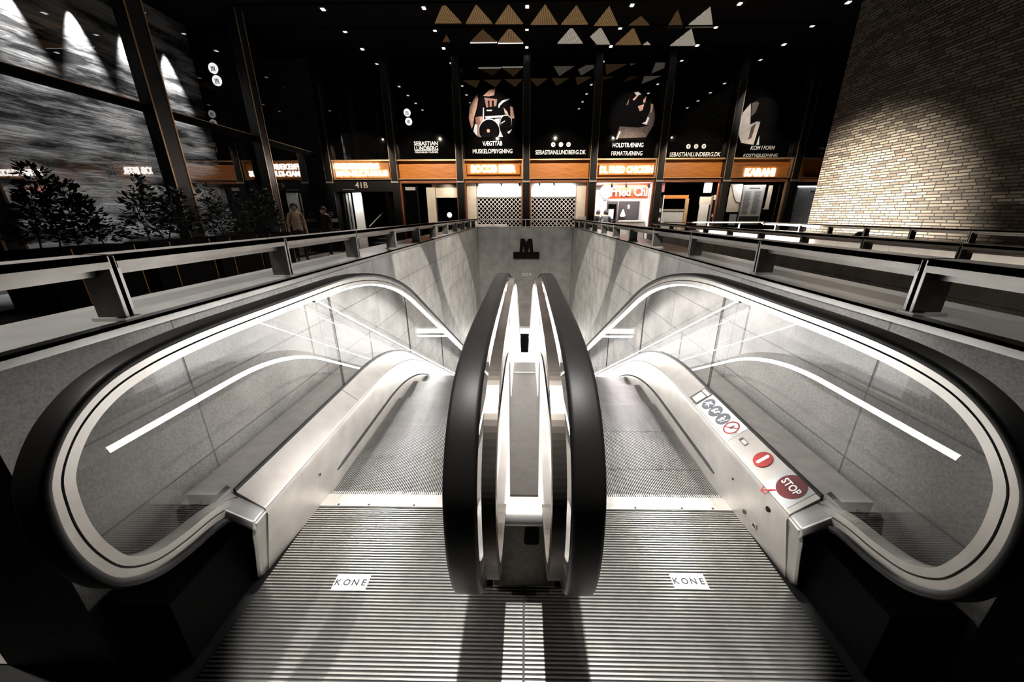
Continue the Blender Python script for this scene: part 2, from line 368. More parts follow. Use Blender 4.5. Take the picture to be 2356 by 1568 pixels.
def balustrade(esc, s, xc, inner):
    """glass wall, rim and handrail at x = s*xc; the steps lie outward of the inner one, inward of the outer one"""
    side = 1 if inner else -1           # towards the steps, in u
    m = MB(); loop_sweep(m, rsec(.040, .004, .030, .012), xc, s)
    hr = m.build('handrail', M_RUBBER, esc, smooth=True)
    m = MB(); loop_sweep(m, rsec(.024, -.018, .004), xc, s); loop_sweep(m, rsec(.024, -.048, -.024), xc, s)
    rim = m.build('handrail_guide', M_RIM, esc)
    m = MB(); loop_sweep(m, rsec(.018, -.025, -.017), xc, s); m.build('guide_groove', M_GROOVE, rim)
    if inner: m = MB(); loop_sweep(m, [(-.081, -.045), (-.047, -.045), (-.047, -.004), (-.081, -.004)], xc, s); m.build('back_profile', M_BACK, rim); m = MB(); strip_y(m, lambda y: DECK(y)-.01, lambda y: RAIL(y)-.062, s*(xc-.070), s*(xc-.066), frange(1.95, 3.9, .1)+frange(4.4, YEND-.2, .8)); m.build('added_glow_panel', M_CENTERGLOW, esc)  # emissive panel added so the glass in the middle gap looks bright
    # LED strip under the guide, from the crest down
    i0 = next(i for i, p in enumerate(RIMPATH) if p.x > 1.85 and p.y > .9)
    m = MB(); loop_sweep(m, [(side*.010, -.0575), (side*.026, -.0575), (side*.026, -.0485), (side*.010, -.0485)], xc, s, i0)
    for q in range(len(m.f)): m.m[q] = (2, 1, 0, 0)[q % 4] if q < len(m.f)-2 else 0      # lens below and towards the steps, housing elsewhere
    m.build('led_strip', [M_GROOVE, M_LEDSIDE, M_LEDDOWN], rim)
    # glass panes
    cuts = [None, 2.08, 3.42, 4.75, 6.08, 7.4, 8.7, 10.0, 11.3, YEND-.1]
    for a, b in zip(cuts, cuts[1:]):
        m = MB(); rings = []
        ys = (frange(.722, 1.0, .02)+frange(1.04, b, .08)) if a is None else frange(a+.006, b, .13)
        for y in ys:
            lo, hi = inner_bounds(y)
            lo = max(lo, DECK(y)-.03) if (a is None and y < 1.12) else DECK(y)-.03
            rings.append([(s*(xc-.006), y, lo), (s*(xc+.006), y, lo), (s*(xc+.006), y, hi), (s*(xc-.006), y, hi)])
        m.sweep(rings); m.build('glass_panel', M_GLASS, esc)
    for b in cuts[1:-1]: m = MB(); m.box(s*xc-.0062, s*xc+.0062, b, b+.006, DECK(b), inner_bounds(b)[1]); m.build('glass_joint', M_GROOVE, esc)

def escalator(s, label):
    e = thing('escalator', label, 'escalator', (s*.66, 1.1, 0))
    X = lambda u: s*u
    # ---- landing floor plate: ribs along X
    m = MB(); y = .12; pitch = .0135; ex = 1.085
    while y < 1.50:
        m.add([(X(.004), y, -.006), (X(ex), y, -.006), (X(ex), y+.0012, 0), (X(.004), y+.0012, 0), (X(ex), y+.0072, 0), (X(.004), y+.0072, 0), (X(ex), y+.0082, -.006), (X(.004), y+.0082, -.006), (X(ex), y+pitch, -.006), (X(.004), y+pitch, -.006)],
              [(0, 1, 2, 3), (3, 2, 4, 5), (5, 4, 6, 7), (7, 6, 8, 9)], 0); y += pitch
    for i in range(0, len(m.f), 4): m.m[i+3] = 1; m.m[i+2] = 1
    fp = m.build('floor_plate', [M_RIB, M_RIBBASE], e)
    # maker's plate: four tiles with letters, let into the ribs
    cxp, cyp = (-.72, 1.087) if s < 0 else (.69, 1.115)
    m = MB()
    for i in range(4): m.box(cxp-.071+i*.0358, cxp-.071+i*.0358+.0345, cyp-.035, cyp+.035, -.004, .0015)
    pl = m.build('maker_plate', M_STICK, e)
    m = MB()
    for i, ch in enumerate('KONE'): put_text(m, text(ch, height=.027, bold=.015, depth=.001), (cxp-.0538+i*.0358, cyp, .0021), XA, YA, ZA)
    m.build('lettering', M_INK, pl)
    # ---- comb plate
    m = MB(); m.box(X(.235), X(1.10), 1.502, 1.588, -.02, .004)
    for i in range(72):
        u = .26+i*.0112; m.box(X(u), X(u+.005), 1.588, 1.612, -.008, .002)
    cp = m.build('comb_plate', M_COMB, e)
    for u in (.30, .33, .58, .82, .98): m = MB(); m.disc((X(u), 1.512, .0045), .006, XA, YA, (0, 0, .001), 12); m.build('screw', M_GROOVE, cp)
    # ---- steps
    d0 = 2.72-.405*3 if s < 0 else 2.64-.405*3
    for k in range(26):
        y0 = d0+.405*k; y1 = y0+.401
        if y1 > YEND-.3: break
        z = STEP((y0+y1)/2); ya = max(y0, 1.592); m = MB(); u = .262
        while u < 1.055:
            m.box(X(u), X(u+.0042), ya, y1, z-.012, z); u += .0096
        m.box(X(.255), X(1.062), ya, y1-.004, z-.03, z-.010, 1)
        m.box(X(.255), X(1.062), ya+.004, ya+.02, z-.24, z-.03, 1) if k > 3 else None
        m.build('step', [M_STEP, M_GROOVE], e)
    # ---- skirts with brush, decks
    ys = frange(1.14, 3.9, .08)+frange(4.4, YEND, .8)
    SK1 = lambda y: DECK(y)-.085
    m = MB(); m.sweep([[(X(us(y)), y, STEP(y)-.10 if y > 1.6 else .0), (X(UD), y, SK1(y)-.03), (X(UD+.006), y, SK1(y)-.006), (X(UD+.05), y, SK1(y)-.006), (X(us(y)+.05), y, STEP(y)-.10 if y > 1.6 else .0)] for y in ys])
    sk = m.build('skirt_panel', M_SKIRT, e, smooth=True)
    m = MB(); yb = frange(1.66, 3.9, .08)+frange(4.4, YEND, .8)
    m.sweep([[(X(us(y)-.012-(.018 if y > 1.7 else .002)), y, STEP(y)+.10), (X(us(y)-.008), y, STEP(y)+.118), (X(us(y)-.008), y, STEP(y)+.082)] for y in yb])
    m.build('skirt_brush', M_BRUSH, sk)
    m = MB(); m.sweep([[(X(UD+.004), y, SK1(y)), (X(UD+.010), y, SK1(y)+.006), (X(UG_O-.011), y, DECK(y)), (X(UG_O-.011), y, DECK(y)-.03), (X(UD+.02), y, SK1(y)-.03)] for y in ys])
    dk = m.build('inner_deck', M_DECK, e)
    m = MB(); strip_y(m, lambda y: DECK(y)-.012, lambda y: DECK(y)+.010, X(UG_O-.016), X(UG_O-.006), ys); m.build('glass_gasket', M_BLACK, e)
    for b in (2.02, 3.3):
        m = MB(); m.add([(X(UD+.008), b, SK1(b)+.006), (X(UD+.008), b+.004, SK1(b)+.006), (X(UG_O-.012), b+.004, DECK(b)+.001), (X(UG_O-.012), b, DECK(b)+.001)], [(0, 1, 2, 3)])
        m.build('deck_joint', M_GROOVE, dk)
    # outer deck between glass and stone wall
    yo = frange(1.13, 3.9, .1)+frange(4.4, YEND, .8)
    m = MB(); m.sweep([[(X(UG_O+.012), y, DECK(y)-.012), (X(1.335), y, DECK(y)-.012), (X(1.335), y, DECK(y)-.06), (X(UG_O+.012), y, DECK(y)-.06)] for y in yo])
    m.sweep([[(X(1.335), y, DECK(y)-.06), (X(1.375), y, DECK(y)-.06), (X(1.375), y, DECK(y)-.08), (X(1.335), y, DECK(y)-.08)] for y in yo])
    m.build('outer_deck', M_COMB, e)
    # inner side skirt and deck (towards the other escalator)
    m = MB(); m.sweep([[(X(.25), y, STEP(y)-.10 if y > 1.6 else 0), (X(.246), y, SK1(y)-.03), (X(.238), y, SK1(y)-.006), (X(.20), y, SK1(y)-.006), (X(.20), y, STEP(y)-.10 if y > 1.6 else 0)] for y in ys])
    sk2 = m.build('skirt_panel', M_SKIRT, e, smooth=True)
    m = MB(); m.sweep([[(X(.25+(.018 if y > 1.7 else .002)), y, STEP(y)+.10), (X(.246), y, STEP(y)+.118), (X(.246), y, STEP(y)+.082)] for y in yb]); m.build('skirt_brush', M_BRUSH, sk2)
    m = MB(); m.sweep([[(X(.240), y, SK1(y)), (X(.234), y, SK1(y)+.006), (X(UG_I+.011), y, DECK(y)), (X(UG_I+.011), y, DECK(y)-.03), (X(.22), y, SK1(y)-.03)] for y in ys]); m.build('inner_deck', M_DECK, e)
    yl = frange(1.48, 3.9, .08)+frange(4.4, YEND, .8)
    m = MB(); m.sweep([[(X(.241), y, SK1(y)+.0), (X(.249), y, SK1(y)+.004), (X(.235), y, SK1(y)+.034), (X(.228), y, SK1(y)+.030)] for y in yl])
    for q in range(len(m.f)): m.m[q] = (0, 1, 0, 0)[q % 4] if q < len(m.f)-2 else 0
    m.build('led_strip', [M_GROOVE, M_LED], e)
    # ---- balustrades
    balustrade(e, s, UG_I, True); balustrade(e, s, UG_O, False)
    m = MB(); m.box(X(1.135), X(1.374), .80, 1.10, -.006, .27); m.build('dark_corner_block', M_MATTE, e)  # black block added to keep the wall end as dark as shade
    # ---- newel end caps (front of the decks) with handrail inlet
    for (ua, ub) in ((UD+.004, UG_O+.045), (.246, UG_I-.02)):
        lo, hi = (ua, ub); sg = .012 if hi > lo else -.012
        LZ = (lambda z: us(1.13)+(UD-us(1.13))*min(1, z/.30)+.003) if ub > 1 else (lambda z: lo)
        m = MB()
        pr = [(1.16, .0), (1.115, .0), (1.10, .02), (1.085, .20), (1.075, .27), (1.085, .318), (1.16, .322)] if ub > 1 else [(1.16, 0), (1.10, 0), (1.09, .2), (1.085, .29), (1.16, .305)]
        m.sweep([[(X(LZ(z)), y, z) for y, z in pr], [(X(LZ(z)+sg), y-.012, z) for y, z in pr]])
        cap = m.build('end_cap', M_RIM, e, bevel=.004)
        m = MB(); m.sweep([[(X(LZ(z)+sg), y+.004, z) for y, z in pr], [(X(hi), y+.01, z+(.0 if z < .2 else .10)) for y, z in pr]])
        m.build('inlet_box', M_BLACK, e)
        if ub > 1:
            m = MB(); m.sweep([[(X(lo+.004), y, z) for y, z in ((1.07, .285), (1.062, .308), (1.075, .328), (1.16, .331), (1.16, .285))], [(X(UG_O+.02), y, z+.118) for y, z in ((1.06, .262), (1.052, .285), (1.065, .306), (1.16, .308), (1.16, .262))]])
            m.build('deck_end_trim', M_STEEL, e, bevel=.006)
    return e, sk, dk, SK1
E_L, _, _, _ = escalator(-1, 'left descending escalator with ribbed landing plate and curved glass balustrades, no stickers on its deck')
E_R, SKR, DKR, SK1 = escalator(1, 'right descending escalator whose steel deck carries round warning stickers and a red STOP disc')

# ---- stickers and controls on the right escalator's deck and skirt
def on_deck(y, t, h=.0012):
    a = Vector((UD+.010, y, SK1(y)+.006)); b = Vector((UG_O-.011, y, DECK(y))); n = (b-a).cross(YA).normalized()
    if n.z < 0: n = -n
    return a+(b-a)*t+n*h, (b-a).normalized(), n
DX = -YA                                               # reading direction for someone on the steps
def flat(mb, shape, y, t, h, mi=0):
    o, up, n = on_deck(y, t, h); put_text(mb, shape, o, DX, up, n, mi)
def patch(y0, y1, t0, t1, h, mb, mi=0):
    q = [on_deck(y, t, h)[0] for y, t in ((y0, t0), (y1, t0), (y1, t1), (y0, t1))]; mb.poly(q, on_deck(y0, t0)[2]*.0008, mi)
m = MB(); patch(1.62, 1.985, .05, .95, .0008, m)
st = m.build('warning_sticker', M_STICK, E_R)
def pic(y, bar=False, ring=False):
    o, up, n = on_deck(y, .5, .002)
    if ring:
        m = MB(); m.ring(o, .035, .043, DX, up, n*.0006); q = (DX+up*.7).normalized(); w = q.cross(n)
        m.poly([o-q*.038-w*.003, o+q*.038-w*.003, o+q*.038+w*.003, o-q*.038+w*.003], n*.0008); r = m.build('prohibition_ring', M_RED, st)
        m = MB(); m.disc(o+up*.014, .005, DX, up, n*.0005, 12); m.poly([o+DX*a+up*b for a, b in ((-.009, -.01), (.009, -.006), (.005, .009), (-.006, .009))], n*.0005); m.build('pictogram', M_INK, st); return
    m = MB(); m.disc(o, .041, DX, up, n*.0005); d = m.build('pictogram_disc', M_PICTO, st)
    m = MB(); h = n*.0007
    if bar == 0: shapes = (((-.028, -.012), (.026, .016), (.024, .022), (-.03, -.006)), ((-.01, -.018), (-.004, -.02), (.012, .018), (.004, .02)), ((-.02, .004), (.022, -.014), (.024, -.008), (-.016, .01)))
    elif bar == 1: shapes = (((-.024, -.016), (-.006, -.016), (-.006, .006), (-.012, .014), (-.02, .008)), ((.0, -.012), (.014, -.012), (.02, .008), (.03, .010), (.026, .018), (.010, .014)), ((-.006, -.006), (.002, -.010), (.002, -.004), (-.006, 0)))
    else: shapes = (((-.012, -.028), (-.006, -.028), (-.002, -.006), (.012, .002), (.01, .008), (-.014, .006)), ((.008, -.022), (.012, -.022), (.03, .018), (.026, .02)), ((-.002, -.02), (.003, -.02), (.001, -.004), (-.006, -.004)))
    for p in shapes: m.poly([o+DX*a+up*b for a, b in p], h)
    m.disc(o+DX*-.006+up*.016, .006, DX, up, h, 12); m.build('pictogram', M_STICK, d)
pic(1.935, 0); pic(1.852, 1); pic(1.769, 2); pic(1.682, ring=True)
m = MB(); patch(1.99, 2.085, .06, .94, .0006, m); fr_ = m.build('notice_frame', M_DARKST, E_R)
m = MB(); patch(2.005, 2.068, .14, .66, .0014, m); patch(2.0, 2.075, .72, .88, .0014, m); m.build('notice_plate', M_WHITE, fr_)
m = MB()
for y in (1.63, 1.638): patch(y-.003, y, .25, .55, .0016, m)
m.build('label_bar', M_INK, st)
m = MB(); patch(1.535, 1.59, .38, .56, .0010, m); rs = m.build('reset_plate', M_DARKST, E_R)
m = MB(); patch(1.54, 1.573, .405, .535, .0018, m); m.build('plate_face', M_RIM, rs)
o, up, n = on_deck(1.415, .52, .001)
m = MB(); m.disc(o, .042, DX, up, n*.004); ne = m.build('no_entry_disc', M_RED, E_R)
m = MB(); m.poly([o+n*.0041+up*a+DX*b for a, b in ((-.029, -.008), (.029, -.008), (.029, .008), (-.029, .008))], n*.001)
for k in range(7): m.disc(o+n*.0048+up*(-.027+.009*k), .0052, DX, up, n*.0008, 10)
m.build('lit_bar', emit('no_entry_bar', (1, .9, .8), 1.2), ne)
m = MB(); patch(1.165, 1.31, .0, .98, .0006, m); sp_ = m.build('stop_sticker', plain('sticker_grey', (.42, .42, .42), .5), E_R)
o, up, n = on_deck(1.235, .57, .0016)
m = MB(); m.disc(o, .057, DX, up, n*.001); sd = m.build('stop_disc', plain('stop_dark_red', (.10, .004, .005), .45), sp_)
m = MB(); put_text(m, text('STOP', width=.088, height=.032, bold=.02, depth=.001), o+n*.0018, DX, up, n); m.build('lettering', M_STICK, sp_)
m = MB(); a = o-up*.055+YA*.02; b = o-up*.10+YA*.05
m.poly([a+YA*.004, b+YA*.004, b-YA*.004, a-YA*.004], n*.001); m.poly([b+up*.02+YA*.016, b-up*.006, b, b+up*.02+YA*.010], n*.001); m.poly([b+up*.0+YA*-.026, b-up*.006, b, b+up*.006-YA*.026], n*.001)
m.build('stop_arrow', M_RED, sp_)
m = MB(); m.disc((us(1.25)+(UD-us(1.25))*.8-.001, 1.25, .255), .012, YA, ZA, (-.006, 0, 0), 20); m.build('stop_button', M_DKRED, E_R)
SKF = lambda y, z: us(y)+(UD-us(y))*z/.305
for y, z, r, rr, nm in ((1.516, .19, .006, 0, 'sensor_hole'), (1.41, .085, .0, .011, 'key_switch'), (1.335, .075, .013, 0, 'sensor_eye')):
    m = MB()
    if rr: m.ring((SKF(y, z)-.002, y, z), .006, rr, YA, ZA, (-.002, 0, 0), 20); m.disc((SKF(y, z)-.002, y, z), .003, YA, ZA, (-.002, 0, 0), 12)
    else: m.disc((SKF(y, z)-.002, y, z), r, YA, ZA, (-.0015, 0, 0), 20)
    o_ = m.build(nm, M_BLACK, E_R)
    if nm == 'sensor_eye': m = MB(); m.ring((SKF(y, z)-.0022, y, z), .011, .014, YA, ZA, (-.003, 0, 0), 20); m.build('sensor_rim', M_RIM, o_)
m = MB(); m.disc((-SKF(1.52, .19)+.002, 1.52, .19), .007, YA, ZA, (.0015, 0, 0), 20); m.build('sensor_hole', M_BLACK, E_L)

# ---- cladding between the two inner balustrades
cc = thing('center_cladding', 'steel cladding strip between the two middle glass balustrades with a dark cover plate', 'cladding', (0, 1.1, 0))
ys = frange(1.10, 3.9, .08)+frange(4.4, YEND, .8)
m = MB(); strip_y(m, lambda y: DECK(y)-.05, lambda y: DECK(y)-.012, -.136, .136, ys); m.build('deck', M_SKIRT, cc)
m = MB(); yc = frange(1.14, 2.5, .08)
m.sweep([[(-.055-.045*(y-1.14), y, DECK(y)-.012), (.055+.045*(y-1.14), y, DECK(y)-.012), (.055+.045*(y-1.14), y, DECK(y)-.002), (-.055-.045*(y-1.14), y, DECK(y)-.002)] for y in yc])
cv = m.build('cover_plate', M_COVER, cc)
m = MB(); m.box(-.07, .07, 2.28, 2.292, .408, .424); m.build('plate_lip', M_RIM, cv)
m = MB(); pr = [(1.10, .408), (1.07, .405), (1.052, .392), (1.045, .372), (1.052, .352), (1.10, .345)]
m.sweep([[(x, y, z) for y, z in pr] for x in (-.138, .138)]); m.build('front_nosing', M_STEEL, cc, smooth=True)
m = MB(); m.box(-.125, .125, 1.062, 1.09, .03, .35); fpn = m.build('front_panel', M_DARKST, cc, bevel=.004)
m = MB(); m.poly([(x, 1.0615, z) for x, z in ((-.0, .262), (.004, .328), (.012, .336), (.052, .336), (.058, .328), (.058, .262), (.05, .254), (.008, .254))], (0, -.003, 0)); m.build('socket_opening', M_MATTE, fpn)
m = MB()
for x in (-.128, .112): m.box(x, x+.016, 1.05, 1.062, .14, .345)
m.build('edge_trim', M_RIM, cc, bevel=.003)
m = MB(); m.box(-.0035, .0035, .1, 1.06, -.006, .001); tag(m.build('landing_seam_strip', M_GROOVE), 'black seam strip between the two ribbed landing plates', 'strip')

# ================================================================== SETTING
CEIL, YF, XG = 6.77, 15.5, -8.08
m = MB()
for x0, x1, y0, y1 in ((-8.3, -1.77, .78, YF), (1.77, 3.65, .78, YF), (6.9, 9.0, .78, YF), (-1.77, 1.77, 11.4, YF), (3.65, 6.9, 11.4, YF), (9.0, 13.2, 11.9, YF)): m.box(x0, x1, y0, y1, -.12, 0)
struct(m.build('floor', M_PAVE), 'tiled street level paving around the escalator shaft', 'floor')
m = MB(); m.box(-1.375, 1.375, .78, 1.50, -.12, -.008); m.box(-9, 9, -6, .78, -.12, -.008)
struct(m.build('floor', M_FLOOR), 'dark stone landing floor under the ribbed plates', 'floor')
for s, sd in ((-1, 'left'), (1, 'right')):
    m = MB(); m.box(s*1.38, s*1.77, .78, 11.4, -8, 1.085); struct(m.build('wall_'+sd, M_GRAN), 'speckled granite %s wall of the escalator shaft' % sd, 'wall')
m = MB(); m.box(-1.38, 1.38, 11.1, 11.4, -2.15, 1.085); struct(m.build('wall_back', M_GRANX), 'plain granite end wall of the shaft under the metro sign', 'wall')
m = MB(); m.box(-1.77, 1.77, 11.4, 17, -2.15, -2.0); struct(m.build('ceiling', M_GREY), 'low grey ceiling at the foot of the escalators', 'ceiling')
m = MB(); m.box(-1.77, 1.77, 16.6, 16.8, -8, -2.0); struct(m.build('wall_lower', tiled('dark_tiles', ((.10, .10, .11), (.07, .07, .08)), (.01, .01, .01), .6, .22, 'XZ', .02)), 'dark tiled wall far below at the escalator foot', 'wall')
m = MB(); m.box(-1.77, 1.77, 12.5, 17, -6.6, -6.4); struct(m.build('floor', M_FLOOR), 'dark floor of the lower hall at the escalator foot', 'floor')
t = thing('lintel_lamp', 'white strip lamp under the shaft end wall, glimpsed between the middle handrails', 'lamp', (0, 11.0, -2.1))
m = MB(); m.box(-1.2, 1.2, 11.0, 11.10, -2.15, -1.93); m.build('housing', M_WHITE, t)
m = MB(); m.box(-1.15, 1.15, 10.985, 10.999, -2.13, -1.98); m.build('diffuser', emit('lintel_diffuser', (1, .98, .95), 3), t)
area('lintel_light', (0, 10.9, -2.2), (0, 8.5, -4.5), 60, 2.2, .1)
# second shaft on the right
m = MB(); m.box(3.65, 4.0, -.5, 11.1, -6, .96); struct(m.build('wall_near', M_GRAN), 'near granite wall of the second shaft on the right', 'wall')
M_PALE = tiled('pale_stone', ((.62, .585, .53), (.58, .545, .50)), (.2, .19, .17), 1.2, .5, 'YZ', .004, .6, 0, .12)
m = MB(); m.box(6.9, 7.2, -.5, 11.4, -6, .98); struct(m.build('wall_far', M_PALE), 'pale lit far wall of the second shaft on the right', 'wall')
m = MB(); m.box(3.65, 7.2, 11.1, 11.4, -6, .98); struct(m.build('wall_far', M_PALE), 'end wall of the second shaft on the right', 'wall')
t = thing('shaft_strip_lamp', 'strip lamp along the near wall of the right shaft', 'lamp', (4.02, 6, .2))
m = MB(); m.box(4.01, 4.08, .5, 10.9, .20, .26); m.build('housing', M_RIM, t)
m = MB(); m.box(4.015, 4.075, .55, 10.85, .196, .2); m.build('diffuser', emit('shaft_lamp', (1, .92, .82), 3), t)
area('shaft_light', (4.12, 6.5, .18), (6.9, 6.5, .3), 36, 8.5, .06, (1, .92, .82), 44)
# side glazing, concrete wall, facade, ceiling, brick wall
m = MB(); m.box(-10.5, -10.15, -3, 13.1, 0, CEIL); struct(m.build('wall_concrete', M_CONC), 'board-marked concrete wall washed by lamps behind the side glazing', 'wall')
m = MB(); m.box(-10.5, -8.1, -6, 13.4, -.12, 0); struct(m.build('floor', M_GREY), 'grey floor behind the side glazing', 'floor')
m = MB(); m.box(-10.5, -8.1, 13.1, 13.2, 0, CEIL); struct(m.build('wall_dark', M_MATTE), 'black partition behind the side glazing', 'wall')
for i, (a, b) in enumerate(((-2.0, 2.17), (2.45, 5.5), (5.78, 8.75), (9.18, 12.05), (12.38, 15.32))):
    m = MB(); m.box(-8.10, -8.085, a, b, .05, 3.52); m.box(-8.10, -8.085, a, b, 3.68, CEIL)
    w = struct(m.build('window_%d' % (i+1), M_SIDEGL), ('tinted side pane at the left picture edge', 'tinted side pane left of the nearest dark column', 'wide tinted side pane showing the lamp-lit concrete, left of the thick column', 'tinted side pane right of the thick column', 'tinted side pane in the corner mirroring the lit sign')[i], 'window')
    m = MB(); m.box(-8.13, -8.03, a, b, 3.52, 3.68); m.box(-8.13, -8.03, a, b, 0, .05); m.build('transom', M_MATTE, w)
    m = MB(); m.box(-8.03, -8.022, a, b, 3.665, 3.68); m.build('transom_edge', M_BRASS, w)
def column(x, y, sx, sy, label, h=CEIL, edges=((1, 1),)):
    t = thing('facade_column', label, 'column', (x, y, 0), 'dark columns of the glazing')
    m = MB(); m.box(x-sx/2, x+sx/2, y-sy/2, y+sy/2, 0, h); m.build('shaft', M_BLACK, t)
    return t
for y, w_, nm in ((5.64, .28, 'dark column of the side glazing nearest the left picture edge'), (8.96, .42, 'thick dark column of the side glazing before the lamp-lit concrete wall'), (12.22, .33, 'dark column with a bronze edge right of the concrete wall')):
    t = column(-8.0, y, .26, w_, nm)
    m = MB(); m.box(-7.868, -7.86, y-w_/2-.004, y-w_/2+.03, 0, CEIL); m.box(-7.868, -7.86, y+w_/2-.03, y+w_/2+.004, 0, CEIL); m.build('bronze_edge', M_BRASS, t)
m = MB(); m.box(-14, 14, -6, 15.6, CEIL, CEIL+.2); struct(m.build('ceiling', M_MATTE), 'black ceiling with recessed lights over the street', 'ceiling')
m = MB(); m.box(9.0, 9.35, -6, 12.33, 0, CEIL); struct(m.build('wall_brick', M_BRICK), 'yellow brick wall on the right lit from its far end', 'wall')
m = MB(); m.box(-14, 14, -6.2, -6, 0, CEIL); struct(m.build('wall_behind', M_MATTE), 'dark wall behind the viewer', 'wall')

# ---- ceiling lights in rows
k = 0
ORD = ('nearest the shop fronts', 'second from the shop fronts', 'third from the shop fronts', 'fourth from the shop fronts', 'fifth from the shop fronts', 'sixth from the shop fronts')
ROWS = ('leftmost', 'second from left', 'third from left', 'middle', 'third from right', 'second from right', 'rightmost')
first = None
for ri, x in enumerate((-8.42, -5.56, -2.78, .04, 2.87, 5.75, 8.62)):
    if ri == 0: continue
    for j in range(6):
        y = 14.86-1.277*j
        lab = 'small square ceiling light, %s in the %s row' % (ORD[j], ROWS[ri])
        if first is None:
            first = t = thing('ceiling_downlight', lab, 'ceiling light', (x, y, CEIL), 'small square lights in the black ceiling')
            m = MB(); m.box(x-.045, x+.045, y-.06, y+.06, CEIL-.02, CEIL-.008); m.build('lens', emit('downlight_lens', (1, .98, .94), 5), t)
            m = MB(); m.box(x-.09, x+.09, y-.10, y+.10, CEIL-.010, CEIL+.01); m.build('rim', M_BLACK, t)
        else: dup(first, (x, y, CEIL), lab)
# ---- ceiling triangles: no lamps, their lit look is painted in as emission
def painted_glow(name, c1, c2, st):
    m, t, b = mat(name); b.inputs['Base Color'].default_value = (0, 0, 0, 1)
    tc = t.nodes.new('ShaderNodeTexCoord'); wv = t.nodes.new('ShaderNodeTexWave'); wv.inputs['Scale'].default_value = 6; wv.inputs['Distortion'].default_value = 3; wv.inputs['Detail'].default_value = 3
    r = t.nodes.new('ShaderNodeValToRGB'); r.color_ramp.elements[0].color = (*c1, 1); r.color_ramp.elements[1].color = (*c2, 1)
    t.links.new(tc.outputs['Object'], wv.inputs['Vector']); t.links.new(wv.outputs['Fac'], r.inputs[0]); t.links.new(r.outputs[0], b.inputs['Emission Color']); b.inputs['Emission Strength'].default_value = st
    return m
SL = (painted_glow('amber_triangle_glow', (.10, .055, .02), (.34, .20, .085), .55), painted_glow('dim_triangle_glow', (.06, .03, .012), (.14, .075, .03), .5), painted_glow('pale_triangle_glow', (.20, .17, .13), (.52, .46, .38), .75))
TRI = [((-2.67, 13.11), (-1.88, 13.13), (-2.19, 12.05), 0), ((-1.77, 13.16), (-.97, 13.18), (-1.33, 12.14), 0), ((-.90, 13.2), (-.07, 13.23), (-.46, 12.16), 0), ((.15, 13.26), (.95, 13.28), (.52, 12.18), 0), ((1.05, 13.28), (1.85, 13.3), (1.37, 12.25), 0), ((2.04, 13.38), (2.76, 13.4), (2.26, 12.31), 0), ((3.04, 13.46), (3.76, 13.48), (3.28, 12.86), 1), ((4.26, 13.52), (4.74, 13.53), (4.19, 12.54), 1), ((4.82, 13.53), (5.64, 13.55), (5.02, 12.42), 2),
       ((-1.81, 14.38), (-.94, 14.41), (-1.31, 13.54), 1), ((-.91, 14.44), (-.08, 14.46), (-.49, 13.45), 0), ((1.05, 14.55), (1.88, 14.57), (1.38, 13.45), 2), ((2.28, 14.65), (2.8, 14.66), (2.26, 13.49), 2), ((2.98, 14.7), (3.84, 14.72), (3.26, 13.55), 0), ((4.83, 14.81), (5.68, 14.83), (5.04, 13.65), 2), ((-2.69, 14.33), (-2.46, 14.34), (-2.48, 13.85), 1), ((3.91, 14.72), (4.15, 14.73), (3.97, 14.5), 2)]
NUM = ('first', 'second', 'third', 'fourth', 'fifth', 'sixth', 'seventh', 'eighth', 'ninth')
TL = ['%s amber triangle from the left in the upper ceiling row' % NUM[i] for i in range(6)]+['dim brown triangle right of the six amber ones in the upper ceiling row', 'dim narrow triangle beside the pale one ending the upper ceiling row', 'pale triangle at the right end of the upper ceiling row',
      'dim triangle, left of the pair with a bright lower edge in the lower ceiling row', 'amber triangle, right of the pair with a bright lower edge in the lower ceiling row', 'pale grey triangle under the fifth amber one in the lower ceiling row', 'pale clipped triangle like a shard in the lower ceiling row', 'brown triangle right of the clipped shard in the lower ceiling row', 'large pale triangle at the right of the lower ceiling row', 'tiny dim triangle at the left end of the lower ceiling row', 'tiny pale triangle tip between brown and large pale ones, lower ceiling row']
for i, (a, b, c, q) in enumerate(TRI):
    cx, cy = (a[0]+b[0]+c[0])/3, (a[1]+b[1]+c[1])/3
    t = thing('glowing_ceiling_triangle', TL[i], 'ceiling light', (cx, cy, CEIL), 'triangles with painted-in glow between the ceiling beams')
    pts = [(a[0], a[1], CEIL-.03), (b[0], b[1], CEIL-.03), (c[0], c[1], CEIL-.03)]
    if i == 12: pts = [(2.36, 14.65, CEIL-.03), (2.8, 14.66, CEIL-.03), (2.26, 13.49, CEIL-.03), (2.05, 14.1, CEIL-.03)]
    m = MB(); m.poly(pts, (0, 0, .02)); m.build('glow_panel', SL[q], t)
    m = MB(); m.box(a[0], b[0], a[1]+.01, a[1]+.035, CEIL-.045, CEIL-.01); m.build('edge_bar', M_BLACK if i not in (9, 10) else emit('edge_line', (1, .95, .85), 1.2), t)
for i, y in enumerate((11.98, 13.34, 14.95)):
    m = MB(); m.box(-7.9, 9, y+.05, y+.16, CEIL-.035, CEIL)
    tag(m.build('ceiling_beam', M_MATTE), ('black ceiling beam at the top edge of the picture', 'black ceiling beam between the two rows of triangles', 'black ceiling beam nearest the shop fronts')[i], 'beam', 'black ceiling beams')

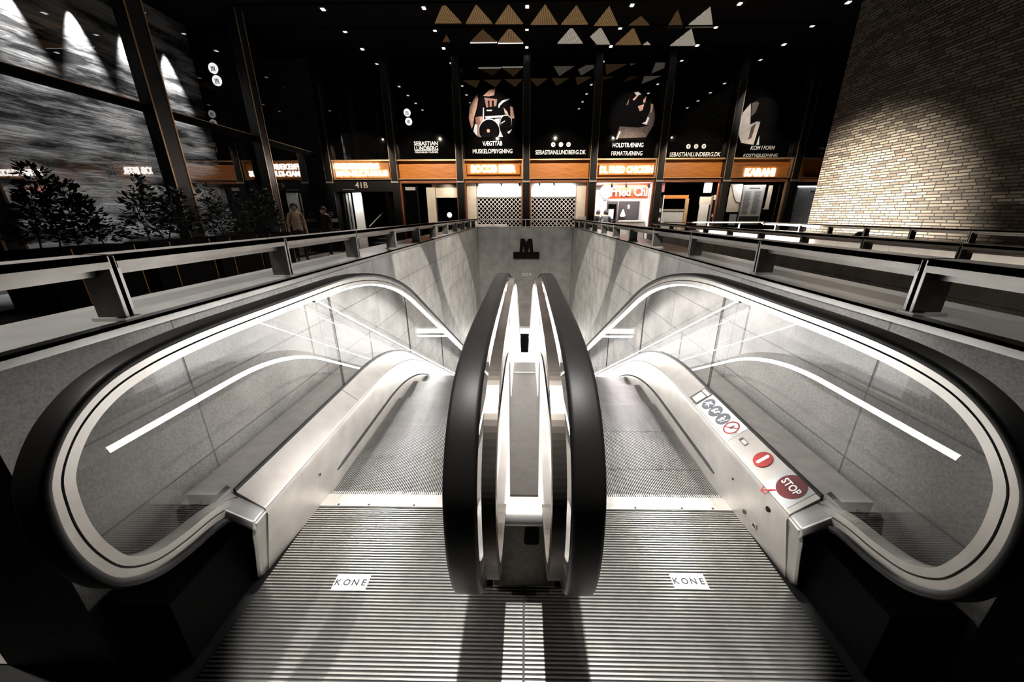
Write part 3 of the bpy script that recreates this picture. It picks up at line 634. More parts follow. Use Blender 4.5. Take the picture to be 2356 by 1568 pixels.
# ---- parapet railings
def railing(name_label, s, x0, x1, zl, zr, y0, y1, ypost, rail_w=.10):
    """steel ledge on a shaft wall with double flat posts and a jointed rail; the opening lies towards x0"""
    t = thing('parapet_railing', name_label, 'railing', (s*x0, y0, zl))
    if x1: m = MB(); m.box(s*(x0-.006), s*x1, y0, y1, zl-.012, zl); m.box(s*(x0-.006), s*(x0-.002), y0, y1, zl-.035, zl); m.build('ledge_plate', M_STEEL, t)
    for i, y in enumerate(ypost):
        m = MB()
        for d in (-.016, .008): m.box(s*(x0+.015), s*(x0+.015+rail_w), y+d, y+d+.010, zl, zr-.005)
        m.box(s*(x0+.05), s*(x0+.05+rail_w*.45), y-.006, y+.008, zl+.02, zl+.06); m.box(s*(x0+.05), s*(x0+.05+rail_w*.45), y-.006, y+.008, zr-.09, zr-.05)
        p = m.build('post', M_POST, t)
        m = MB()
        for d in (-.016, .008): m.box(s*(x0+.012), s*(x0+.0148), y+d, y+d+.010, zl, zr-.005)
        m.build('bright_edge', M_STEEL, p)
        m = MB(); m.box(s*(x0+.005), s*(x0+.025+rail_w), y-.03, y+.03, zl, zl+.012); m.build('foot_plate', M_STEEL, p)
    ye = [y0]+list(ypost)+[y1]
    for a, b in zip(ye, ye[1:]):
        if b-a < .12: continue
        m = MB(); m.box(s*(x0+.010), s*(x0+.02+rail_w), a+.012, b-.012, zr-.022, zr); m.box(s*(x0+.010), s*(x0+.022), a+.012, b-.012, zr-.045, zr)
        m.box(s*(x0+rail_w*.55), s*(x0+rail_w*.78), a+.02, b-.02, zr-.070, zr-.050); m.build('rail', M_RAIL, t)
    return t
posts = [1.22+.94*k-.94 for k in range(12)]
railing('low steel railing on the left shaft wall beside the planters', -1, 1.38, 1.77, 1.10, 1.325, .78, 11.38, posts[1:])
railing('low steel railing on the right shaft wall above the stickers', 1, 1.38, 1.77, 1.10, 1.300, .78, 11.38, [p+.09 for p in posts[1:]])
p2 = [1.35+.93*k for k in range(11)]
railing('steel railing on the near wall of the second shaft at right', 1, 3.65, 4.0, .98, 1.205, -.4, 11.1, p2)
railing('farthest steel railing on the pale wall before the brick wall', 1, 6.9, 7.2, 1.0, 1.205, -.4, 11.3, p2)
def end_railing(label, xa, xb, y, zl, zr, xs):
    t = thing('end_railing', label, 'railing', ((xa+xb)/2, y, zl))
    m = MB(); m.box(xa, xb, y, y+.06, zr-.03, zr); m.build('rail', M_STEEL, t)
    for x in xs: m = MB(); m.box(x-.012, x+.012, y+.01, y+.05, zl, zr-.03); m.build('post', M_STEEL, t)
    m = MB(); m.box(xa, xb, y-.01, y+.28, zl-.015, zl); m.build('ledge_plate', M_STEEL, t)
end_railing('thin railing across the far end of the escalator shaft above the metro sign', -1.37, 1.37, 11.1, 1.10, 1.315, (-.93, .02, .92))
end_railing('thin railing across the far end of the second shaft', 4.03, 6.87, 11.12, .99, 1.22, (4.4, 5.3, 6.2))

# ---- metro sign and year on the end wall
t = thing('metro_sign', 'dark red letter M on a bar mounted on the shaft end wall', 'sign', (.04, 11.08, .2))
m = MB(); m.box(-.345, .43, 11.05, 11.10, .187, .385); m.build('bar', M_DKRED, t, bevel=.02)
mm = [(-.165, .385), (-.135, .74), (-.115, .762), (-.02, .762), (.0, .745), (.042, .66), (.084, .745), (.104, .762), (.20, .762), (.22, .74), (.25, .385), (.155, .385), (.13, .55), (.10, .44), (-.016, .44), (-.046, .55), (-.07, .385)]
m = MB(); m.poly([(x, 11.05, z) for x, z in mm], (0, .045, 0)); m.box(-.02, .105, 11.05, 11.095, .385, .445); m.build('letter', M_DKRED, t)
m = MB(); put_text(m, text('2019', width=.30, height=.095, bold=.015, depth=.006), (.045, 11.096, -.285), XA, ZA, -YA); tag(m.build('year_numerals', plain('pale_numerals', (.85, .84, .82), .5)), 'pale numerals 2019 on the end wall under the metro sign', 'numerals')

# ================================================================== SHOP FRONTS
XK = lambda k: .045+2.55*k
M_VINYL = plain('white_vinyl', (.88, .87, .85), .6)
M_ORANGE = plain('orange_sign_paint', (.55, .10, .03), .5, noise=.12, scale=5)
for k in range(-3, 5):
    x = XK(k)
    t = column(x, 15.42, .25, .34, ('black shop front column at the corner with the side glazing', 'black shop front column right of the door numbered 41B', 'black shop front column left of the two lattice shutters', 'black shop front column between the two lattice shutters', 'black shop front column left of the brightly lit fried food shop', 'black shop front column right of the fried food shop', 'black shop front column left of the tall menu boards', 'black shop front column right of the tall menu boards')[k+3])
    for d, nm in ((-1, 0), (1, 0)):
        m = MB(); m.box(x+d*.128-.006, x+d*.128+.006, 15.245, 15.265, 2.6, 5.9); m.build('bronze_edge', M_BRASS, t)
    m = MB(); m.box(x-.14, x+.14, 15.22, 15.26, 2.60, 2.66); m.build('bracket', M_STEEL, t)
BAY = {-3: 'over the door numbered 41B', -2: 'over the cream pillar right of the 41B door', -1: 'over the left lattice shutter', 0: 'over the right lattice shutter', 1: 'over the fried food shop', 2: 'over the open kiosk doors', 3: 'over the tall menu boards', 4: 'beside the brick wall'}
for k in range(-3, 5):
    a, b = XK(k)+.135, XK(k+1)-.135
    if k == 4: b = 13.0
    m = MB(); m.box(a, b, 15.5, 15.53, 3.44, CEIL); w = struct(m.build('window_%d' % (k+10), M_UPGL), 'dark reflecting upper window '+BAY[k], 'window')
    sign = k in (-3, -1, 1, 3)
    t = thing('wooden_fascia', ('framed orange wooden fascia ' if sign else 'plain orange wooden fascia ')+BAY[k], 'fascia', ((a+b)/2, 15.5, 2.74), 'orange wooden fascias above the shops')
    m = MB(); m.box(a, b, 15.52, 15.56, 2.74, 3.42); m.build('board', M_WOOD, t)
    m = MB(); m.box(a, b, 15.34, 15.52, 3.385, 3.43); m.build('top_ledge', M_BRASS, t)
    m = MB(); m.box(a, b, 15.36, 15.52, 2.735, 2.765); m.build('bottom_ledge', M_BRASS, t)
    if sign:
        for xx in (a, b-.035): m = MB(); m.box(xx, xx+.035, 15.36, 15.52, 2.765, 3.385); m.build('side_trim', M_BRASS, t)
    if k != -3:
        m = MB(); m.box(a, b, 15.42, 15.5, 2.60, 2.70); m.build('lower_rail', M_WOODD, t)
        for xx in (a, b-.05): m = MB(); m.box(xx, xx+.05, 15.42, 15.5, .02, 2.60); m.build('door_jamb', M_WOODD if k != 3 else M_BRASS, t)
def lit_sign(label, xc, zc, w, h, lines, back=True, bx=None):
    t = thing('illuminated_sign', label, 'sign', (xc, 15.45, zc))
    if back: m = MB(); m.box(xc-(bx or w/2+.12), xc+(bx or w/2+.12), 15.43, 15.48, zc-h/2-.07, zc+h/2+.07); m.build('backboard', M_WOOD, t, bevel=.006)
    for tx, x_, z_, ww, hh, bold in lines:
        m = MB(); put_text(m, text(tx, width=ww, height=hh, bold=bold, depth=.03), (x_, 15.405, z_), XA, ZA, -YA); m.build('lit_lettering', M_SIGN, t)
lit_sign('two lines of glowing white letters in the framed fascia over the 41B door', -6.35, 3.09, 2.05, .46, [('FREDERIKSBERG', -6.53, 3.21, 1.72, .21, .05), ('MAD-KULTURHUS', -6.36, 2.96, 2.02, .21, .05)], bx=1.07)
lit_sign('single line of glowing white letters on wood over the left lattice shutter', -1.23, 3.09, 1.72, .24, [('BOCOB BEER', -1.23, 3.10, 1.72, .27, .045)], bx=1.02)
lit_sign('single line of glowing white letters over the fried food shop', 3.89, 3.05, 2.0, .24, [('DL FRIED CHICKEN', 3.89, 3.05, 2.02, .25, .03)], bx=1.05)
lit_sign('short glowing white word on wood over the tall menu boards', 8.97, 2.95, 1.2, .26, [('KARAHI', 8.98, 2.93, 1.12, .28, .03)], bx=1.05)
def lettering(label, items, cat='lettering'):
    """white vinyl lettering on the upper glass; one part per line"""
    x, z = items[0][1], items[0][2]; t = thing('window_lettering', label, cat, (x, 15.49, z))
    for tx, x_, z_, w, h, sh in items:
        m = MB(); put_text(m, text(tx, width=w, height=h, bold=.012, depth=.004, shear=sh), (x_, 15.494, z_), XA, ZA, -YA); m.build('text_line', M_VINYL, t)
    return t
t = lettering('trainer name in white letters above a thin line on the second upper window', [('SEBASTIAN', -3.79, 4.0, .91, .14, 0), ('LUNDBERG', -3.79, 3.835, .91, .14, 0), ('PERSONLIG TRÆNER', -3.79, 3.70, .90, .06, 0)])
m = MB(); m.box(-4.245, -3.335, 15.492, 15.497, 3.755, 3.77); m.build('rule_line', M_VINYL, t)
lettering('two white text lines under the leftmost round gym picture', [('VÆGTTAB', -1.25, 3.985, .75, .15, 0), ('MUSKELOPBYGNING', -1.25, 3.72, 1.52, .15, 0)])
lettering('two white text lines under the middle round gym picture', [('HOLDTRÆNING', 3.89, 3.90, 1.16, .15, 0), ('FIRMATRÆNING', 3.87, 3.62, 1.18, .15, .05)])
lettering('two slanted white text lines under the rightmost round picture', [('KOM I FORM', 8.95, 3.78, .90, .14, .2), ('KOSTVEJLEDNING', 8.92, 3.51, 1.30, .14, .2)])
lettering('faint trainer name at far right, cut off by the brick wall', [('SEBASTIAN', 11.40, 3.74, .80, .11, .15), ('LUNDBERG', 11.38, 3.57, .80, .11, .15)])
for xc, z1, z2, sh, lab in ((1.35, 3.93, 3.67, 0, 'web address and three round icons over the right lattice shutter'), (6.45, 3.84, 3.57, .1, 'web address and three round icons over the open kiosk doors')):
    t = lettering(lab, [('SEBASTIANLUNDBERG.DK', xc, z2, 1.92, .15, sh)])
    for i, x in enumerate((xc-.29, xc, xc+.29)):
        m = MB(); m.disc((x, 15.492, z1), .082, XA, ZA, (0, -.004, 0), 24); d = m.build('round_icon', M_VINYL, t)
        m = MB()
        if i == 0: m.box(x-.002, x+.020, 15.484, 15.488, z1-.06, z1+.03); m.box(x-.02, x+.036, 15.484, 15.488, z1-.006, z1+.014); m.box(x+.008, x+.036, 15.484, 15.488, z1+.024, z1+.044)
        elif i == 1: m.ring((x, 15.484, z1), .016, .028, XA, ZA, (0, .004, 0), 16); 
        else: m.box(x-.042, x+.042, 15.484, 15.488, z1-.03, z1+.03)
        if i == 1:
            for q in ((-.045, -.037, -.045, .045), (.037, .045, -.045, .045), (-.045, .045, .037, .045), (-.045, .045, -.045, -.037)): m.box(x+q[0], x+q[1], 15.484, 15.488, z1+q[2], z1+q[3])
        m.build('icon_glyph', M_INK, d)
        if i == 2: m = MB(); m.poly([(x-.014, 15.483, z1-.02), (x-.014, 15.483, z1+.02), (x+.022, 15.483, z1)], (0, -.002, 0)); m.build('icon_glyph', M_VINYL, d)
# round gym pictures: printed discs with cut-off base
def picture(label, xc, zc, r, zcut, shapes, mats):
    t = thing('round_picture', label, 'picture', (xc, 15.49, zc), 'round pictures on the upper windows')
    m = MB(); n = 64; pts = []
    for q in range(n):
        z = zc+r*math.sin(2*PI*q/n); pts.append((xc+r*math.cos(2*PI*q/n), 15.495, max(z, zcut)))
    m.poly(pts, (0, .004, 0)); 
    for i, (mi, poly) in enumerate(shapes):
        p = []
        for x, z in poly:
            rr = math.hypot(x, z)
            if rr > .995: x, z = x*.995/rr, z*.995/rr
            p.append((xc+x*r, 15.494-.0006*i, max(zc+z*r, zcut)))
        m.poly(p, (0, .0004, 0), mi)
    m.build('print', mats, t)
P_BLACK = plain('print_black', (.004, .0035, .0035), .9, spec=.02); P_SKIN = plain('print_skin', (.50, .26, .17), .6, noise=.3, scale=6); P_SKIND = plain('print_skin_shadow', (.20, .075, .04), .6, noise=.4, scale=6)
P_GREY = plain('print_grey', (.60, .59, .57), .6); P_BROWN = plain('print_brown', (.06, .035, .022), .6, noise=.4, scale=9); P_LINEN = plain('print_linen', (.46, .40, .35), .6, noise=.2, scale=5)
def cir(x, z, r, n=20): return [(x+r*math.cos(2*PI*k/n), z+r*math.sin(2*PI*k/n)) for k in range(n)]
gym = [(1, [(-.98, -.1), (-.92, .35), (-.62, .80), (-.55, .62), (-.62, .3), (-.75, -.05), (-.80, -.35), (-.9, -.5)]), (2, [(-.70, -.05), (-.36, .0), (-.34, -.3), (-.50, -.80), (-.72, -.9), (-.66, -.45)]), (1, [(-.52, -.05), (-.36, -.08), (-.36, -.22), (-.5, -.2)]),
       (3, [(-.86, -.62), (-.72, -.30), (-.62, -.34), (-.72, -.85)]), (1, [(-.34, .72), (-.05, .95), (.18, 1.0), (.12, .74), (-.1, .70)]), (2, [(-.30, .66), (.24, .60), (.2, .35), (-.22, .30)]), (0, [(-.14, .55), (-.08, .55), (-.08, .3), (-.14, .3)]), (0, [(.02, .55), (.1, .55), (.1, .3), (.02, .3)]),
       (3, [(-.22, .22), (.02, .22), (.0, .17), (-.2, .17)]), (3, [(-.36, .3), (-.32, .3), (-.34, -.7), (-.42, -.7)]), (3, [(-.28, -.02), (.56, .02), (.5, -.06), (-.26, -.1)]), (3, [(.12, -.12), (.34, -.10), (.30, -.45), (.46, -.88), (.10, -.88), (.22, -.5)]),
       (3, cir(-.12, -.55, .46)), (0, cir(-.12, -.58, .44)), (1, cir(-.16, -.56, .07, 10)), (3, cir(.60, -.22, .255)), (0, cir(.60, -.24, .24)), (3, [(.40, -.30), (.56, -.22), (.55, -.18), (.40, -.26)]),
       (3, [(.28, .30), (.30, .42), (.45, .55), (.76, .62), (.76, .58), (.5, .48), (.36, .36), (.32, .28)]), (1, [(.78, .34), (.90, .30), (.96, -.1), (.80, -.12)]), (1, [(.50, .30), (.66, .14), (.72, .0), (.56, .08)]), (3, [(.64, -.62), (.94, -.55), (.86, -.7), (.76, -.72)])]
picture('round picture of bare arms and black weight plates, leftmost of the three', -1.25, 4.90, .88, 4.20, gym, [P_BLACK, P_SKIN, P_SKIND, P_GREY])
grp = [(1, [(-.72, -.85), (-.50, -.30), (.3, -.35), (.95, -.25), (.80, -.85)]), (1, [(.55, -.25), (.82, .55), (.98, .1), (.96, -.3)]), (2, [(.20, .45), (.46, .52), (.42, .3), (.30, .26)]), (2, [(.74, .55), (.88, .50), (.80, .2), (.76, .22)]), (2, [(-.05, .70), (.18, .90), (.2, .84), (.02, .66)]), (3, [(-.30, .5), (-.18, .75), (-.22, .5)]),
       (2, [(.40, .66), (.52, .82), (.50, .6), (.44, .55)]), (4, [(.0, .95), (.16, .98), (.3, .88), (.1, .84)]), (4, [(.44, -.2), (.66, -.24), (.74, .02), (.66, .05), (.6, -.12)]), (4, [(-.66, -.85), (-.60, -.85), (-.44, -.50), (-.50, -.48)])]
picture('dark round picture of people training on a brown floor, middle of the three', 3.95, 4.78, .86, 4.06, grp, [P_BLACK, P_BROWN, P_SKIN, P_SKIND, P_GREY])
frm = [(1, [(-.98, -.2), (-.86, .45), (-.60, .80), (-.52, .4), (-.46, .0), (-.20, .12), (-.05, .10), (-.16, -.78), (-.80, -.78)]), (2, [(-.56, .78), (-.36, .86), (-.25, .80), (-.32, .45), (-.48, .30)]), (3, [(.02, -.42), (.08, -.78), (-.04, -.78)]), (4, [(-.40, -.1), (-.22, .08), (-.3, -.5), (-.44, -.6)])]
picture('round picture of a pale shirted torso half in black, rightmost of the three', 8.72, 4.55, .86, 3.86, frm, [P_BLACK, P_LINEN, P_BROWN, P_GREY, P_BROWN])
# pair of small lit round icons
for x, y, zs, lab, ax_ in ((-4.40, 15.47, (5.02, 4.73), 'pair of small round lit icons on the upper window left of the trainer name', 1), (-9.55, 13.06, (5.68, 5.36), 'pair of larger round lit icons high behind the side glazing', 1.15)):
    t = thing('lit_icon_pair', lab, 'icon', (x, y, zs[0]), 'round lit icons')
    for i, z in enumerate(zs):
        m = MB(); m.disc((x+.03*i, y+.02, z), .125*ax_, XA, ZA, (0, -.02, 0), 24); d = m.build('lit_disc', emit('icon_glow', (1, 1, 1), 1.4) if 'icon_glow' not in MATS else MATS['icon_glow'], t)
        m = MB()
        for q in range(3): m.box(x+.03*i-.06+.045*q, x+.03*i-.035+.045*q, y-.004, y-.001, z-.05, z+.05)
        m.box(x+.03*i-.08, x+.03*i+.08, y-.004, y-.001, z-.075, z-.06); m.build('glyph', M_INK, d)

# ---- shop interiors (shells)
def room(n, a, b, depth, wm, zc=2.6, back=None):
    wh = BAY[n-4].replace('over ', 'behind ').replace('beside', 'near')
    m = MB(); m.box(a-.02, b+.02, YF+depth, YF+depth+.05, 0, zc); struct(m.build('wall_shop_%d' % n, back or wm), 'back wall of the shop room ' + wh, 'wall')
    m = MB(); m.box(a-.06, a-.02, YF+.1, YF+depth, 0, zc); m.box(b+.02, b+.06, YF+.1, YF+depth, 0, zc); struct(m.build('wall_shop_%d' % n, wm), 'side walls of the shop room ' + wh, 'wall')
    m = MB(); m.box(a-.06, b+.06, YF+.06, YF+depth+.05, zc, zc+.08); struct(m.build('ceiling', wm), 'ceiling of the shop room ' + wh, 'ceiling')
    m = MB(); m.box(a-.06, b+.06, YF, YF+depth+.05, -.06, 0); struct(m.build('floor', M_GREY if wm is not M_MATTE else M_MATTE), 'floor of the shop room ' + wh, 'floor')
for k in range(-3, 4):
    room(k+4, XK(k)+.1, XK(k+1)-.1, 3.0, M_WHITE if k == 1 else M_MATTE)
# 41B entrance
t = thing('entrance_lintel', 'black lintel bearing the pale number 41B', 'lintel', (-6.37, 15.45, 2.3))
m = MB(); m.box(-7.48, -5.22, 15.42, 15.5, 2.30, 2.73); m.build('panel', M_BLACK, t)
m = MB(); put_text(m, text('41B', width=.50, height=.21, bold=.01, depth=.02), (-6.44, 15.405, 2.54), XA, ZA, -YA); m.build('number', M_CREAM, t)
m = MB(); m.box(-7.2, -6.75, 15.39, 15.42, 2.36, 2.39); m.build('closer_bar', M_STEEL, t)
t = thing('door_leaf', 'pale grey door leaf standing open under the 41B lintel', 'door', (-7.1, 15.6, 0))
m = MB(); m.poly([(-6.98, 15.7, 0), (-6.98, 15.7, 2.28), (-6.56, 15.55, 2.28), (-6.56, 15.55, 0)], (.01, .05, 0)); m.build('panel', M_WHITE, t)
for x in (-7.30, -7.18, -7.06): m = MB(); m.box(x, x+.05, 15.52, 15.60, 0, 2.26); m.build('frame_strip', M_STEEL if x > -7.2 else M_BLACK, t)
t = thing('notice_totem', 'black notice panel with small white text left of the open door', 'sign', (-7.55, 15.2, 0))
m = MB(); m.box(-7.95, -7.42, 15.1, 15.16, .75, 2.3); m.build('panel', M_BLACK, t)
m = MB(); m.box(-7.95, -7.92, 15.1, 15.16, 0, .75); m.box(-7.45, -7.42, 15.1, 15.16, 0, .75); m.build('frame_leg', M_BLACK, t)
m = MB()
for i, w in enumerate((.18, .22, .14)): m.box(-7.68-w/2, -7.68+w/2, 15.095, 15.1, 1.52-.07*i, 1.55-.07*i)
m.box(-7.85, -7.45, 15.095, 15.1, 1.17, 1.30); m.build('text_bar', M_VINYL, t)
m = MB(); m.box(-7.95, -7.42, 15.06, 15.1, .86, .90); m.build('shelf_edge', M_STEEL, t)
t = thing('entrance_stair', 'short stair with pale nosings inside the 41B entrance', 'stairs', (-6.1, 15.9, 0))
for i in range(4):
    m = MB(); m.box(-6.5, -5.35, 15.7+.28*i, 17.0, .15*i, .15*i+.145); st_ = m.build('step', M_BLACK, t)
    m = MB(); m.box(-6.5, -5.35, 15.69+.28*i, 15.72+.28*i, .15*i+.145, .15*i+.165); m.build('nosing', M_RIM, st_)
t = thing('stair_rail', 'slanting pale handrail in the dark 41B entrance', 'handrail', (-6.3, 15.7, 0))
m = MB(); m.tube([(-6.42, 15.62, .98), (-6.05, 16.9, 1.72)], .022); m.build('rail', M_WHITE, t)
m = MB(); m.tube([(-6.42, 15.64, 0), (-6.42, 15.64, .98)], .018); m.build('baluster', M_BLACK, t)
area('entrance_light', (-6.9, 15.35, 2.25), (-6.7, 15.8, .8), 12, .3, .1, (1, 1, 1))
m = MB(); m.box(-5.6, -5.57, 15.55, 15.58, 0, 2.3); m.box(-5.57, -5.25, 15.56, 15.57, 0, 2.3); tag(m.build('entrance_door', M_UPGL), 'dark glass door right of the stair under the 41B lintel', 'door')
t = thing('alarm_lamp', 'small red round lamp beside the 41B fascia', 'lamp', (-7.77, 15.5, 3.1))
m = MB(); m.ball((-7.78, 15.4, 3.12), .055, 12); m.build('lens', plain('lamp_red', (.75, .30, .25), .4), t, smooth=True); m = MB(); m.box(-7.82, -7.74, 15.44, 15.5, 3.07, 3.17); m.build('base', M_BLACK, t)
# bay with cream pillar
t = thing('shop_window', 'dark shop window with a cream pillar and bulkhead right of the 41B door', 'window', (-3.8, 15.55, 0))
m = MB(); m.box(-3.93, -3.58, 15.53, 15.75, 0, 2.45); m.build('pillar', M_CREAM, t)
m = MB(); m.box(-3.72, -2.72, 15.62, 15.8, 2.08, 2.58); m.build('bulkhead', M_CREAM, t)
m = MB(); m.box(-3.58, -2.72, 15.56, 15.57, 0, 2.08); m.build('pane', M_SHOPGL, t)
m = MB(); m.box(-4.9, -4.86, 15.5, 15.56, 0, 2.5); m.box(-4.3, -4.26, 15.5, 15.56, 0, 2.5); m.build('door_stile', M_BLACK, t)
m = MB(); m.box(-4.86, -4.3, 15.53, 15.54, 0, 2.5); m.build('dark_door', M_UPGL, t)
m = MB(); m.box(-4.75, -4.35, 15.51, 15.53, 2.35, 2.47); m.build('door_plate', M_GREY, t)
t = thing('globe_reflection', 'glowing ball standing in for a lamp reflection low in the dark window behind the railing', 'lamp', (-3.2, 16.1, 0))
m = MB(); m.ball((-3.17, 16.1, 1.42), .10, 14); m.build('globe', emit('globe_glow', (1, .97, .92), 3.5), t, smooth=True); m = MB(); m.tube([(-3.17, 16.1, 0), (-3.17, 16.1, 1.32)], .02); m.disc((-3.17, 16.1, 0), .12, XA, YA, (0, 0, .02)); m.build('stand', M_BLACK, t)  # lamp reflection in the pane, modelled as a glowing ball on a stand
spot('bulkhead_spot', (-3.0, 15.2, 2.45), (-3.1, 15.7, 2.2), 7, 100, .8, (1, .9, .75), .03)
# the two lattice shutters
for k, lab in ((-1, 'left'), (0, 'right')):
    a, b = XK(k)+.19, XK(k+1)-.19
    px = (a, a+.36) if k < 0 else (b-.36, b); la, lb = (a+.38, b) if k < 0 else (a, b-.38)
    t = thing('shop_bulkhead', 'bright white bulkhead above the %s lattice shutter' % lab, 'bulkhead', ((la+lb)/2, 15.7, 2.1))
    m = MB(); m.box(la, lb, 15.66, 15.9, 2.10, 2.60); m.build('panel', M_WHITE, t)
    m = MB(); m.box(px[0], px[1], 15.56, 15.8, .0, 2.6); m.build('pilaster', M_CREAM, t)
    for i, fx in enumerate((.02, .55, .95) if k < 0 else (.18, .50)):
        x = la+(lb-la)*fx; m = MB(); m.tube([(x, 15.56, 2.60), (x+.02, 15.58, 2.50)], .035, 10); m.build('spot_head', M_BLACK, t)
    area('bulkhead_light', ((la+lb)/2, 15.58, 2.56), ((la+lb)/2, 15.75, 2.2), 16, lb-la-.4, .04, (1, .95, .88))
    t = thing('lattice_shutter', 'white diamond lattice security shutter, %s of the two' % lab, 'shutter', ((la+lb)/2, 15.62, 0), 'diamond lattice shutters')
    m = MB(); z0, z1, w = .25, 2.08, .011; sp = .165; hgt = z1-z0; q = la-hgt
    while q < lb:
        for d in (1, -1):
            p = []
            x0, x1 = (q, q+hgt) if d > 0 else (q+hgt, q)       # x at z0, x at z1
            t0, t1 = 0.0, 1.0
            for tt in range(2):
                pass
            dx = x1-x0
            lo = max(0, min((la-x0)/dx, (lb-x0)/dx)); hi = min(1, max((la-x0)/dx, (lb-x0)/dx))
            if hi-lo > .02:
                xa_, xb_ = x0+dx*lo, x0+dx*hi; za_, zb_ = z0+hgt*lo, z0+hgt*hi; nx, nz = (w*.7, -w*.7) if d > 0 else (w*.7, w*.7)
                y = 15.60 if d > 0 else 15.606
                m.poly([(xa_-nx, y, za_-nz), (xa_+nx, y, za_+nz), (xb_+nx, y, zb_+nz), (xb_-nx, y, zb_-nz)], (0, .006, 0))
        q += sp
    m.build('lattice', M_WHITE, t)
    m = MB(); m.box(la, lb, 15.585, 15.625, 2.06, 2.10); m.box(la, lb, 15.585, 15.625, .21, .25); m.box(la, la+.025, 15.585, 15.625, .21, 2.10); m.box(lb-.025, lb, 15.585, 15.625, .21, 2.10); m.build('frame', M_RIM, t)
    area('lattice_light', ((la+lb)/2, 15.25, 2.55), ((la+lb)/2, 15.6, 1.2), 14, 1.6, .05, (1, .93, .85))
t = thing('display_counter', 'low white counter front behind the left lattice shutter', 'counter', (-1.5, 15.4, 0))
m = MB(); m.box(-2.05, -.75, 15.42, 15.55, 0, 1.06); m.build('front', M_WHITE, t); m = MB(); m.box(-1.6, -1.1, 15.405, 15.42, .86, 1.0); m.build('shelf_recess', M_GREY, t)
t = thing('poster_stand', 'narrow white poster board behind the right end of the far railing', 'poster', (2.25, 15.3, 0))
m = MB(); m.box(2.08, 2.42, 15.3, 15.33, .3, 1.35); m.build('board', M_WHITE, t); m = MB()
for i in range(5): m.box(2.2+.04*(i % 2), 2.36, 15.295, 15.3, .5+.14*i, .56+.14*i)
m.build('print_bar', M_INK, t)
# fried food shop
t = thing('menu_signboard', 'orange signboard with pale rounded letters inside the fried food shop', 'sign', (4.3, 16.0, 2.05))
m = MB(); m.box(3.2, 5.0, 16.0, 16.1, 2.03, 2.58); m.build('board', M_ORANGE, t)
m = MB(); put_text(m, text('Fried Chi', width=1.48, height=.37, bold=.03, depth=.03), (4.22, 15.97, 2.30), XA, ZA, -YA); m.build('letters', plain('cream_letters', (.9, .78, .60), .5), t)
m = MB(); m.box(3.2, 5.0, 15.98, 16.1, 1.93, 2.03); m.build('white_edge', M_WHITE, t)
t = thing('round_lamp', 'big round glowing lamp at the top left of the fried food shop', 'lamp', (3.3, 15.9, 2.3))
m = MB(); m.disc((3.27, 15.86, 2.28), .235, XA, ZA, (0, .06, 0), 40); m.build('disc', emit('round_lamp_glow', (1, 1, 1), 7), t)
m = MB(); m.ring((3.27, 15.85, 2.28), .235, .255, XA, ZA, (0, .08, 0), 40); m.build('rim', M_GREY, t)
t = thing('tiled_partition', 'white partition with scattered dark marks behind the seated people', 'partition', (3.1, 16.9, 0))
m = MB(); m.box(2.75, 3.55, 16.9, 16.95, 0, 2.4); m.build('panel', M_WHITE, t); m = MB(); rnd = random.Random(3)
for i in range(26):
    x, z = 2.8+.7*rnd.random(), 1.2+.9*rnd.random(); m.poly([(x, 16.895, z), (x+.03+.05*rnd.random(), 16.895, z+.01), (x+.03*rnd.random(), 16.895, z+.04*rnd.random()+.015)], (0, .004, 0))
m.build('mark', M_DKGREY, t)
t = thing('counter', 'white ribbed serving counter of the fried food shop', 'counter', (4.5, 16.3, 0))
m = MB(); m.box(4.05, 5.02, 16.2, 16.5, 0, 1.12); m.build('body', M_WHITE, t); m = MB(); m.box(4.0, 5.02, 16.15, 16.52, 1.12, 1.18); m.build('top', M_WHITE, t); m = MB()
for i in range(18): m.box(4.34+i*.037, 4.34+i*.037+.016, 16.192, 16.2, .05, 1.1)
m.build('groove', M_GREY, t)
m = MB(); m.box(4.05, 5.02, 17.2, 17.25, 1.1, 2.0); tag(m.build('menu_board', M_DKGREY), 'dark wall board behind the ribbed counter', 'board')
t = thing('drop_ornament', 'pale drop-shaped ornament hanging before the dark board', 'ornament', (4.35, 17.1, 1.4))
pts = [(0, .30), (.035, .27), (.05, .22), (.10, .10), (.13, .02), (.07, -.03), (0, -.02), (-.07, -.04), (-.13, .02), (-.09, .12), (-.05, .22), (-.035, .27)]
m = MB(); m.poly([(4.33+x, 17.12, 1.34+z) for x, z in pts], (0, .05, 0)); m.build('body', M_WHITE, t, bevel=.01)
t = thing('price_card', 'small white card pinned on the dark board', 'card', (4.58, 17.18, 1.75)); m = MB(); m.box(4.53, 4.62, 17.185, 17.198, 1.66, 1.82); m.build('sheet', M_WHITE, t)
t = thing('wall_screen', 'small white framed screen beside the dark shelves', 'screen', (3.75, 16.8, 1.3)); m = MB(); m.box(3.6, 3.86, 16.8, 16.84, 1.22, 1.66); m.build('frame', M_BLACK, t); m = MB(); m.box(3.62, 3.84, 16.79, 16.8, 1.25, 1.63); m.build('display', M_WHITE, t)
t = thing('drinks_fridge', 'dark upright fridge between the screen and the counter', 'fridge', (3.9, 17.0, 0)); m = MB(); m.box(3.6, 4.02, 17.0, 17.5, 0, 2.0); m.build('body', M_DKGREY, t); m = MB(); m.box(3.64, 3.98, 16.98, 17.0, .2, 1.85); m.build('door', M_UPGL, t); m = MB(); m.box(4.03, 4.07, 16.95, 17.0, 0, 2.0); m.build('side_rail', M_RIM, t)
